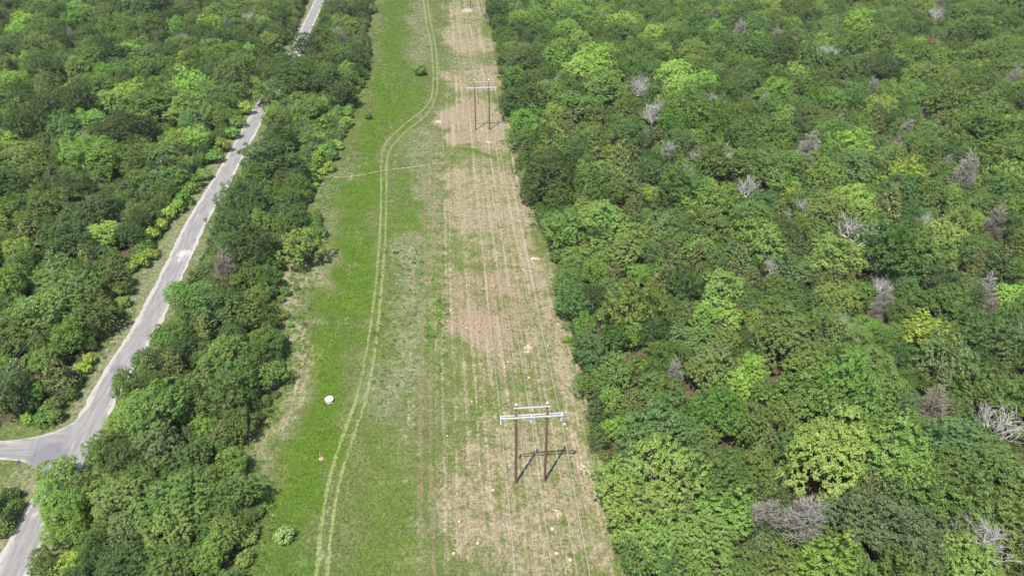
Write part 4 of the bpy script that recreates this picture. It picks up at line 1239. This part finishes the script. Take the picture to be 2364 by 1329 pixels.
def unproj(u, v, dpx, hfac):
    h = 3.0
    for _ in range(4):
        x, y = at(u, v, h)
        D = dpx * depth(x, y, h) / FPX
        h = D * hfac
    return x, y, D

rp = random.Random(11)
for u, v, d, t in OAK_PX:
    x, y, D = unproj(u, v, d, 0.52)
    D = min(max(D * 1.06, 3.4), 14.5)
    put('oak', x, y, D, t, rp.uniform(.92, 1.12) * (1.18 if D < 6 else 1.0) * (0.86 if D > 11 else 1))
for u, v, d, t in CEDAR_PX:
    x, y, D = unproj(u, v, d, 0.75)
    D = min(max(D * 1.05, 2.6), 7.5)
    put('cedar', x, y, D, t, rp.uniform(.9, 1.1))
for u, v, d in DEAD_OAK_PX:
    x, y, D = unproj(u, v, d, 0.62)
    put('deado', x, y, min(max(D * 1.2, 6.5), 12), 'dead', rp.uniform(1.2, 1.4))
for u, v, d, m_ in DEAD_CEDAR_PX:
    x, y, D = unproj(u, v, d, 0.85)
    put('deadc', x, y, min(max(D * 1.15, 4.2), 7.6), m_, rp.uniform(1.1, 1.25))
for u, v, d, t, w_ in SHRUB_PX:
    x, y, D = unproj(u, v, d, 0.35)
    put('shrub', x, y, min(max(D, 1.2), 6.5), t, rp.uniform(.9, 1.25), w_, True)

# the rest of the canopy between them
def tint_for(side, y, nz):
    if side == 'R':
        tab = (('lolive', .32), ('olive', .30), ('green', .16), ('blue', .08), ('lime', .06), ('dark', .05), ('bright', .03)) if y < 125 else \
              (('olive', .33), ('green', .22), ('lolive', .17), ('dark', .09), ('blue', .08), ('pale', .05), ('lime', .03), ('bright', .03))
    elif side == 'L':
        tab = (('green', .27), ('olive', .23), ('dark', .17), ('lolive', .12), ('bright', .06), ('lime', .04), ('blue', .07), ('pale', .04))
    else:
        tab = (('green', .28), ('dark', .20), ('olive', .24), ('lolive', .14), ('bright', .06), ('blue', .08))
    a = 0
    for t, p in tab:
        a += p
        if nz <= a: return t
    return tab[0][0]
npr = np.random.RandomState(5)
def fill(side, poly, n, ced):
    lo, hi = poly.min(0), poly.max(0)
    X = npr.uniform(lo[0], hi[0], n); Y = npr.uniform(max(lo[1], 34), min(hi[1], 500), n)
    z = depth(X, Y, 5.0)
    U = PW / 2 + FPX * X / z
    ok = (np.abs(U - PW / 2) < PW / 2 + FPX * 14 / z) 
    X, Y = X[ok], Y[ok]
    S = sdf(poly, X, Y)
    m = S > 0.4
    if side == 'B': m &= sdf(BRUSH, X, Y) < 1.0
    X, Y, S = X[m], Y[m], S[m]
    cl = 0.5 + 0.5 * np.sin(X / 13.0 + 1.3 * np.sin(Y / 21.0)) * np.sin(Y / 17.0 + 0.9)
    mean = {'R': 7.6, 'L': 7.6, 'B': 6.4}[side]
    R0 = np.clip(npr.normal(mean, 2.3, len(X)), 3.4, 13.0)
    for phase in (0, 1, 2):
        for i in range(len(X)):
            if i % 3 != phase: continue
            D = R0[i] if phase == 0 else R0[i] * (.85 if phase == 1 else .68)
            mg = {'R': 0.50, 'B': 0.60, 'L': 0.66}[side]
            if S[i] < D * mg: D = max(S[i] / mg, 2.2)
            is_c = npr.rand() < ced * (0.4 + 1.2 * cl[i])
            if is_c: D = npr.uniform(3.2, 5.4)
            if crowded(X[i], Y[i], D / 2, 0.64 if not is_c else 0.60): continue
            rr = npr.rand()
            if is_c:
                put('cedar', X[i], Y[i], D, 'cedar' if rr < .68 else ('cdark' if rr < .9 else 'cblue'), npr.uniform(.85, 1.15))
            else:
                put('oak', X[i], Y[i], D, tint_for(side, Y[i], (0.65 * rr + 0.35 * npr.rand())), npr.uniform(.82, 1.32) * (1.12 if D < 6 else 1))
rb = np.random.RandomState(31)
nb_ = 0
for _ in range(900):
    lo, hi = BRUSH.min(0), BRUSH.max(0)
    x, y = rb.uniform(lo[0], hi[0]), rb.uniform(lo[1], hi[1])
    if sdf(BRUSH, np.array([x]), np.array([y]))[0] < 0: continue
    D = rb.uniform(2.4, 5.2)
    if crowded(x, y, D / 2, 0.58): continue
    put('shrub', x, y, D, ('lolive', 'bright', 'pale', 'lime', 'olive', 'pale')[rb.randint(6)], rb.uniform(.8, 1.3), "in brush left of strip")
for edge_, sgn, w_, n_ in ((R_EDGE, -1, "at the right wood's foot", 46), (L_EDGE, 1, "at the strip's left edge", 46)):
    pl = resample(edge_, 2.0)
    for _ in range(n_):
        i = rb.randint(len(pl))
        x = pl[i][0] + sgn * rb.uniform(-0.8, 1.1); y = pl[i][1]
        if y < 55 or y > 330: continue
        D = rb.uniform(1.1, 2.5)
        if crowded(x, y, D / 2, 0.45): continue
        put('shrub', x, y, D, ('lolive', 'olive', 'green', 'lime', 'dark')[rb.randint(5)], rb.uniform(.6, 1.1), w_)
fill('R', RIGHT_WOOD, 24000, 0.19)
fill('B', BELT, 9000, 0.10)
fill('L', LEFT_WOOD, 20000, 0.14)
# understorey bushes in the gaps
for poly, n in ((RIGHT_WOOD, 5200), (BELT, 1500), (LEFT_WOOD, 4200)):
    lo, hi = poly.min(0), poly.max(0)
    X = npr.uniform(lo[0], hi[0], n * 4); Y = npr.uniform(max(lo[1], 40), min(hi[1], 470), n * 4)
    ok = (np.abs(X) < (PW / 2 / FPX) * depth(X, Y, 2.0) + 8) & (sdf(poly, X, Y) > 0.3)
    for x, y in list(zip(X[ok], Y[ok]))[:n]:
        put('under', x, y, npr.uniform(2.4, 4.6), ('dark', 'green', 'olive', 'cdark', 'dark')[npr.randint(5)], npr.uniform(.8, 1.5), None, False)

# ------------------------------------------------------------------ which are built singly
for p in plants:
    h = p['D'] * .45
    p['u'], p['v'], p['z'] = project(p['x'], p['y'], h)
    p['px'] = p['D'] * FPX / p['z']
    p['inside'] = (-0.25 * p['px'] < p['u'] < PW + 0.25 * p['px']) and (-0.25 * p['px'] < p['v'] < PH + 0.25 * p['px'])
single, rest = [], [p for p in plants if p['kind'] == 'under']
for kd, lim in (('oak', 300), ('cedar', 300), ('shrub', 300), ('deado', 300), ('deadc', 300)):
    g = sorted([p for p in plants if p['kind'] == kd], key=lambda p: (-int(p['inside']), -float(p['px'])))
    single += [p for p in g[:lim] if p['inside']]
    rest += [p for p in g[:lim] if not p['inside']] + g[lim:]

UNIT = ["", "first", "second", "third", "fourth", "fifth", "sixth", "seventh", "eighth", "ninth", "tenth", "eleventh", "twelfth", "thirteenth", "fourteenth",
        "fifteenth", "sixteenth", "seventeenth", "eighteenth", "nineteenth"]
TENS = {2: ("twentieth", "twenty"), 3: ("thirtieth", "thirty"), 4: ("fortieth", "forty"), 5: ("fiftieth", "fifty"), 6: ("sixtieth", "sixty")}
def ordinal(n):
    if n < 20: return UNIT[n]
    a, b = divmod(n, 10)
    return TENS[a][0] if b == 0 else TENS[a][1] + "-" + UNIT[b]
LEVELS = [(58, "at bottom edge"), (66, "just above bottom edge"), (73, "just before nearest pylon"), (80, "beside nearest pylon"),
          (88, "just past nearest pylon"), (97, "level with white riser"), (108, "just past white riser"), (122, "level with reddish patch"),
          (138, "level with upper reddish patch"), (158, "level with hooked sand"), (185, "well before the footpath"), (205, "just before the footpath"), (222, "just past the footpath"),
          (240, "beside middle pylon"), (265, "just past middle pylon"), (300, "well past middle pylon"), (340, "level with lone bush"), (380, "just past lone bush"), (900, "near top edge")]
def side_of(p):
    if sdf(RIGHT_WOOD, np.array([p['x']]), np.array([p['y']]))[0] > -4 and p['x'] > axis_x(p['y']): return 'R'
    if float(line_dist(ROAD_C, p['x'], p['y'])) >= 0:
        rx = np.interp(p['y'], ROAD_C[:, 1], ROAD_C[:, 0])
        return 'B' if p['x'] > rx else 'L'
for p in single: p['side'] = side_of(p)
def lvl(y):
    for t, s in LEVELS:
        if y < t: return s
NM = {'oak': 'tree', 'cedar': 'cedar', 'deado': 'bare tree', 'deadc': 'dead cedar', 'shrub': 'bush'}
WORDS = {'deadtwig': 'grey', 'browntwig': 'grey-brown', 'rusttwig': 'rust-brown', 'dead': 'white bleached'}
buckets = {}
for p in single:
    p['lv'] = lvl(p['y'])
    buckets.setdefault((p['kind'], p['side'], p['lv']), []).append(p)
for (kd, sd, lv), g in buckets.items():
    g.sort(key=lambda p: p['x'] if sd == 'R' else -p['x'])
    for i, p in enumerate(g):
        tw = TINT[p['tint']][1] if p['tint'] in TINT else WORDS[p['tint']]
        size = ("small" if p['D'] < 5.6 else "large" if p['D'] > 9.4 else "middling") if kd == 'oak' else ""
        where = {'R': "in from strip, right wood", 'B': "in from strip, roadside belt", 'L': "in from road, left wood"}[sd]
        if kd == 'shrub':
            where = {'R': "from strip", 'B': "from strip", 'L': "from road"}[sd]
            p['label'] = f"{tw} bush {p['extra']}, {ordinal(i + 1)} {where}, {lv}"
        else:
            p['label'] = " ".join(f"{size} {tw} {NM[kd]}, {ordinal(i + 1)} {where}, {lv}".split())
        p['group'] = {'oak': "leafy trees", 'cedar': "cedars", 'deado': "bare bleached trees", 'deadc': "dead twiggy cedars", 'shrub': "bushes"}[kd] + \
                     {'R': " in the right wood", 'B': " between road and strip", 'L': " left of the road"}[sd]

NAME = {'oak': ("oak_tree", "crown", "trunk", "tree"), 'cedar': ("cedar_tree", "crown", "trunk", "tree"), 'shrub': ("shrub", "foliage", "stems", "bush"),
        'deado': ("bare_tree", "trunk", "twigs", "dead tree"), 'deadc': ("dead_cedar", "trunk", "twigs", "dead tree")}
NOM = {'under': 4.0, 'oak': 9.4, 'cedar': 4.6, 'shrub': 4.0, 'deado': 10.5, 'deadc': 4.8}
POOL = {}
rv = random.Random(23)
def variant(p):
    kd = p['kind']
    if kd == 'oak':
        t = p['tint']
        if t in ('blue', 'dark', 'cblue', 'bright'): c = [1, 5, 9, 3]
        elif t in ('lolive', 'olive', 'pale', 'yellow'): c = [0, 4, 8, 2, 10]
        elif t == 'lime': c = [2, 6, 0, 7, 11]
        else: c = list(range(12))
        return rv.choice(c)
    return rv.randrange({'cedar': 5, 'shrub': 5, 'under': 5, 'deado': 6, 'deadc': 3}[kd])
for p in single:
    kd = p['kind']
    nm, a, b, cat = NAME[kd]
    k = variant(p)
    me_a, me_b = {'oak': OAKS, 'cedar': CEDARS, 'shrub': SHRUBS, 'deado': DEADO}[kd][k] if kd != 'deadc' else DEADC[p['tint']][k]
    r = thing(nm, p['label'], cat, (p['x'], p['y'], float(gz(p['x'], p['y']))), rv.uniform(0, 6.283), p['group'])
    s = p['D'] / NOM[kd]
    f_ = rv.uniform(.82, 1.2)
    r.scale = (s * f_, s / f_, s * p['zs'])
    r.rotation_euler = (rv.uniform(-.12, .12), rv.uniform(-.12, .12), r.rotation_euler[2])
    oa = link(a, me_a, r)
    ob = link(b, me_b, r)
    if p['tint'] in TINT:
        oa["tint"] = list(TINT[p['tint']][0])
        POOL.setdefault(kd, {}).setdefault(k, (oa, ob))

for nm, u, v, d, t, k, lab, zs in LONE:
    x, y, D = unproj(u, v, d, .35)
    r = thing("shrub", lab, "bush", (x, y, float(gz(x, y))), 1.0)
    s = D / 4.0
    r.scale = (s, s, s * zs)
    oa = link("foliage", SHRUBS[k][0], r); oa["tint"] = [c * (1.35 if t == 'pale' else 1.1) for c in TINT[t][0]]
    link("stems", SHRUBS[k][1], r)

# ------------------------------------------------------------------ instancing for what cannot be told apart
def instancer(name, pts, sources, lab, cat=None, mats=()):
    """pts: list of (x, y, z, rot, sx, sz, source index, tint); sources: list of tuples of objects"""
    me = bpy.data.meshes.new(name)
    me.from_pydata([(p[0], p[1], p[2]) for p in pts], [], [])
    for an, ty, dat in (("idx", 'INT', [p[6] for p in pts]),):
        a = me.attributes.new(an, ty, 'POINT'); a.data.foreach_set("value", dat)
    a = me.attributes.new("rot", 'FLOAT_VECTOR', 'POINT'); a.data.foreach_set("vector", [c for p in pts for c in (0.2 * ((p[3] * 3.7) % 1) - 0.1, 0.2 * ((p[3] * 5.1) % 1) - 0.1, p[3])])
    a = me.attributes.new("scl", 'FLOAT_VECTOR', 'POINT'); a.data.foreach_set("vector", [c for p in pts for c in (p[4] * (0.86 + 0.3 * ((p[3] * 7.3) % 1)), p[4] * (1.16 - 0.3 * ((p[3] * 7.3) % 1)), p[5])])
    a = me.attributes.new("tint", 'FLOAT_VECTOR', 'POINT'); a.data.foreach_set("vector", [c for p in pts for c in p[7]])
    o = link(name, me)
    g = bpy.data.node_groups.new(name, 'GeometryNodeTree')
    g.interface.new_socket("Geometry", in_out='INPUT', socket_type='NodeSocketGeometry')
    g.interface.new_socket("Geometry", in_out='OUTPUT', socket_type='NodeSocketGeometry')
    N, L = g.nodes, g.links
    gi, go = N.new('NodeGroupInput'), N.new('NodeGroupOutput')
    def attr(nm, ty):
        n = N.new('GeometryNodeInputNamedAttribute'); n.data_type = ty; n.inputs[0].default_value = nm
        return [s for s in n.outputs if s.enabled and s.name == 'Attribute'][0]
    ai, arot, ascl = attr("idx", 'INT'), attr("rot", 'FLOAT_VECTOR'), attr("scl", 'FLOAT_VECTOR')
    join = N.new('GeometryNodeJoinGeometry')
    for k, objs in enumerate(sources):
        cmp = N.new('FunctionNodeCompare'); cmp.data_type = 'INT'; cmp.operation = 'EQUAL'
        ins = [s for s in cmp.inputs if s.enabled]
        L.new(ai, ins[0]); ins[1].default_value = k
        for ob in objs:
            inf = N.new('GeometryNodeObjectInfo'); inf.transform_space = 'ORIGINAL'
            inf.inputs['Object'].default_value = ob
            inf.inputs['As Instance'].default_value = True
            ip = N.new('GeometryNodeInstanceOnPoints')
            L.new(gi.outputs[0], ip.inputs['Points'])
            L.new(cmp.outputs[0], ip.inputs['Selection'])
            L.new(inf.outputs['Geometry'], ip.inputs['Instance'])
            L.new(arot, ip.inputs['Rotation'])
            L.new(ascl, ip.inputs['Scale'])
            L.new(ip.outputs[0], join.inputs[0])
    L.new(join.outputs[0], go.inputs[0])
    md = o.modifiers.new(name, 'NODES')
    md.node_group = g
    for m_ in mats: me.materials.append(m_)
    tag(o, lab, cat, kind="stuff")
    return o

srcs, lookup = [], {}
for kd, d in POOL.items():
    for k, pair in d.items():
        lookup[(kd, k)] = len(srcs)
        srcs.append(pair)
pts = []
for p in rest:
    if p['tint'] not in TINT: continue
    k = variant(p)
    kk = 'shrub' if p['kind'] == 'under' else p['kind']
    if (kk, k) not in lookup: continue
    s = p['D'] / NOM[p['kind']]
    pts.append((p['x'], p['y'], float(gz(p['x'], p['y'])), rv.uniform(0, 6.283), s, s * p['zs'], lookup[(kk, k)], TINT[p['tint']][0]))
instancer("woodland", pts, srcs, "closed woodland canopy and understorey reading as one mass behind the nearer trees")

# grass: tufts over the strip and verges
def tuft_mesh():
    rs = np.random.RandomState(4)
    m = 22
    a = rs.rand(m) * 6.283
    r = np.sqrt(rs.rand(m)) * .22
    C = np.stack([np.cos(a) * r, np.sin(a) * r, rs.uniform(.04, .12, m)], 1)
    N = np.stack([np.cos(a) * .55, np.sin(a) * .55, np.full(m, .75)], 1) + rs.randn(m, 3) * .3
    L_ = rs.uniform(.14, .26, m)
    return leaf_mesh("grass_blades", C, N, L_, L_ * .28, M['grass'], rs)

# weeds in the strip: a few clumps one can pick out, then the scatter
weed_src = []
WPX = [(1012, 700, "upper of the weed row beside the dark rut", 'bright'), (1014, 716, "second of the weed row beside the dark rut", 'bright'), (1012, 735, "third of the weed row beside the dark rut", 'bright'),
       (1016, 752, "fourth of the weed row beside the dark rut", 'green'), (988, 758, "between the two dark ruts, upper", 'green'), (990, 778, "between the two dark ruts, lower", 'green'),
       (868, 770, "darkest, between the pale wheel tracks", 'olive'), (914, 585, "on the grass right of the pale wheel tracks", 'dark'), (962, 590, "bright, left of the dark rut", 'bright')]
for i, (u, v, lab, t) in enumerate(WPX):
    x, y = at(u, v)
    r = thing("weed_clump", "leafy weed clump, " + lab, "weed", (x, y, float(gz(x, y))), i * 1.3, "leafy weeds in the strip")
    r.scale = (1.6, 1.6, 1.2)
    oa = link("leaves", WEEDS[i % 3], r); oa["tint"] = list(TINT[t][0])
    weed_src.append((oa,))
rw = np.random.RandomState(77)
wp = []
ZONES = [(G([(880, 560), (1030, 560), (1035, 860), (900, 900), (850, 980)]), 260, (0.5, 1.1)), (G([(640, 640), (735, 600), (720, 760), (680, 900), (600, 1040), (560, 1040), (650, 800)]), 300, (0.5, 1.3)),
         (G([(780, 330), (800, 250), (850, 180), (880, 60), (860, 60), (835, 200), (760, 380)]), 220, (0.7, 1.6)), (G([(560, 1060), (620, 1060), (640, 1200), (600, 1329), (560, 1329), (590, 1200)]), 150, (.5, 1.1)),
         (G([(700, 440), (760, 400), (790, 430), (740, 520)]), 120, (.6, 1.4)), (G([(1030, 900), (1300, 900), (1420, 1329), (1030, 1329)]), 160, (.25, .5)), (G([(60, 1000), (300, 700), (330, 690), (230, 850), (120, 1000)]), 200, (.4, 1.0))]
for poly, n, (s0, s1) in ZONES:
    lo, hi = poly.min(0), poly.max(0)
    X = rw.uniform(lo[0], hi[0], n * 3); Y = rw.uniform(lo[1], hi[1], n * 3)
    m = (sdf(poly, X, Y) > 0) & (line_dist(ROAD_C, X, Y) > 3.4)
    for x, y in list(zip(X[m], Y[m]))[:n]:
        s = rw.uniform(s0, s1) * rw.uniform(.7, 1.2)
        wp.append((x, y, float(gz(x, y)), rw.uniform(0, 6.28), s, s * rw.uniform(.6, 1.1), int(rw.randint(len(weed_src))), TINT[('lolive', 'olive', 'bright', 'pale', 'green')[rw.randint(5)]][0]))
instancer("scattered_weeds", wp, weed_src, "low leafy weeds scattered through the rough grass of the strip")
TUFT = tuft_mesh()
tuft_src = []
for i, (u, v, lab) in enumerate([(742, 1066, "grass tussock just in front of the orange marker post"), (772, 930, "grass tussock right of the white round riser"), (750, 934, "grass tussock left of the white round riser")]):
    x, y = at(u, v)
    r = thing("grass_tussock", lab, "grass", (x, y, float(gz(x, y))), i * 2.0, "grass tussocks")
    r.scale = (1.5, 1.5, 1.5)
    oa = link("blades", TUFT, r); oa["tint"] = [0.10, 0.19, 0.03]
    tuft_src.append((oa,))
rg = np.random.RandomState(99)
n = 65000
Y = 56 + 390 * rg.rand(n) ** 1.7
X = axis_x(Y) + rg.uniform(-50, 18, n)
far_l = rg.rand(n) < 0.12
X = np.where(far_l, np.interp(Y, ROAD_C[:, 1], ROAD_C[:, 0]) + rg.uniform(-14, 6, n), X)
mk = masks(X, Y)
ok = (mk['litter'] < .4) & (line_dist(ROAD_C, X, Y) > 2.9) & (sdf(SIDE, X, Y) < -.4) & (rg.rand(n) > mk['sand']) & (rg.rand(n) > mk['dry'] * 1.25)
for px in (TRACKS[0][1], TRACKS[1][1]):
    ok &= line_dist(G(px), X, Y) > 0.55
base = np.array([0.105, 0.150, 0.040])[None] * np.ones((n, 1))
base = base + (np.array([0.080, 0.160, 0.014]) - base) * (mk['lush'] * .8)[:, None]
base = base + (np.array([0.25, 0.255, 0.15]) - base) * (mk['grey'] * rg.rand(n) * .9)[:, None]
dsel = np.clip(mk['dry'] * 1.5 * rg.rand(n), 0, 1)
base = base + (np.array([0.37, 0.29, 0.185]) - base) * dsel[:, None]
base *= rg.uniform(.92, 1.32, (n, 1)) * np.array([1.12, 1.0, 1.1])
S = rg.uniform(.5, 1.15, n) * (1 + (Y - 60) / 300)
gp = [(X[i], Y[i], float(gz(X[i], Y[i])), rg.uniform(0, 6.28), S[i], S[i] * rg.uniform(.5, 1.0), int(rg.randint(3)), tuple(base[i])) for i in np.nonzero(ok)[0]]
instancer("grass", gp, tuft_src, "short mown grass of the strip and road verges")
# ------------------------------------------------------------------ air
def haze_box():
    m, t = newmat("haze_air")
    k = NT(t)
    pv = k.n("ShaderNodeVolumePrincipled")
    pv.inputs["Color"].default_value = (0.86, 0.92, 1.0, 1)
    pv.inputs["Density"].default_value = HAZE
    pv.inputs["Anisotropy"].default_value = 0.0
    o = k.n("ShaderNodeOutputMaterial")
    k.l(pv.outputs[0], o.inputs["Volume"])
    q = MB().box((0, 250, 46.5), (2400, 1700, 101))
    tag(q.build("haze", m), "thin summer haze over the whole place", kind="stuff")
HAZE = 0.00006
haze_box()
print(len(gp), "tufts")
print("plants", len(plants), "single", len(single), "rest", len(rest), {k: sum(1 for p in single if p['kind'] == k) for k in NAME})
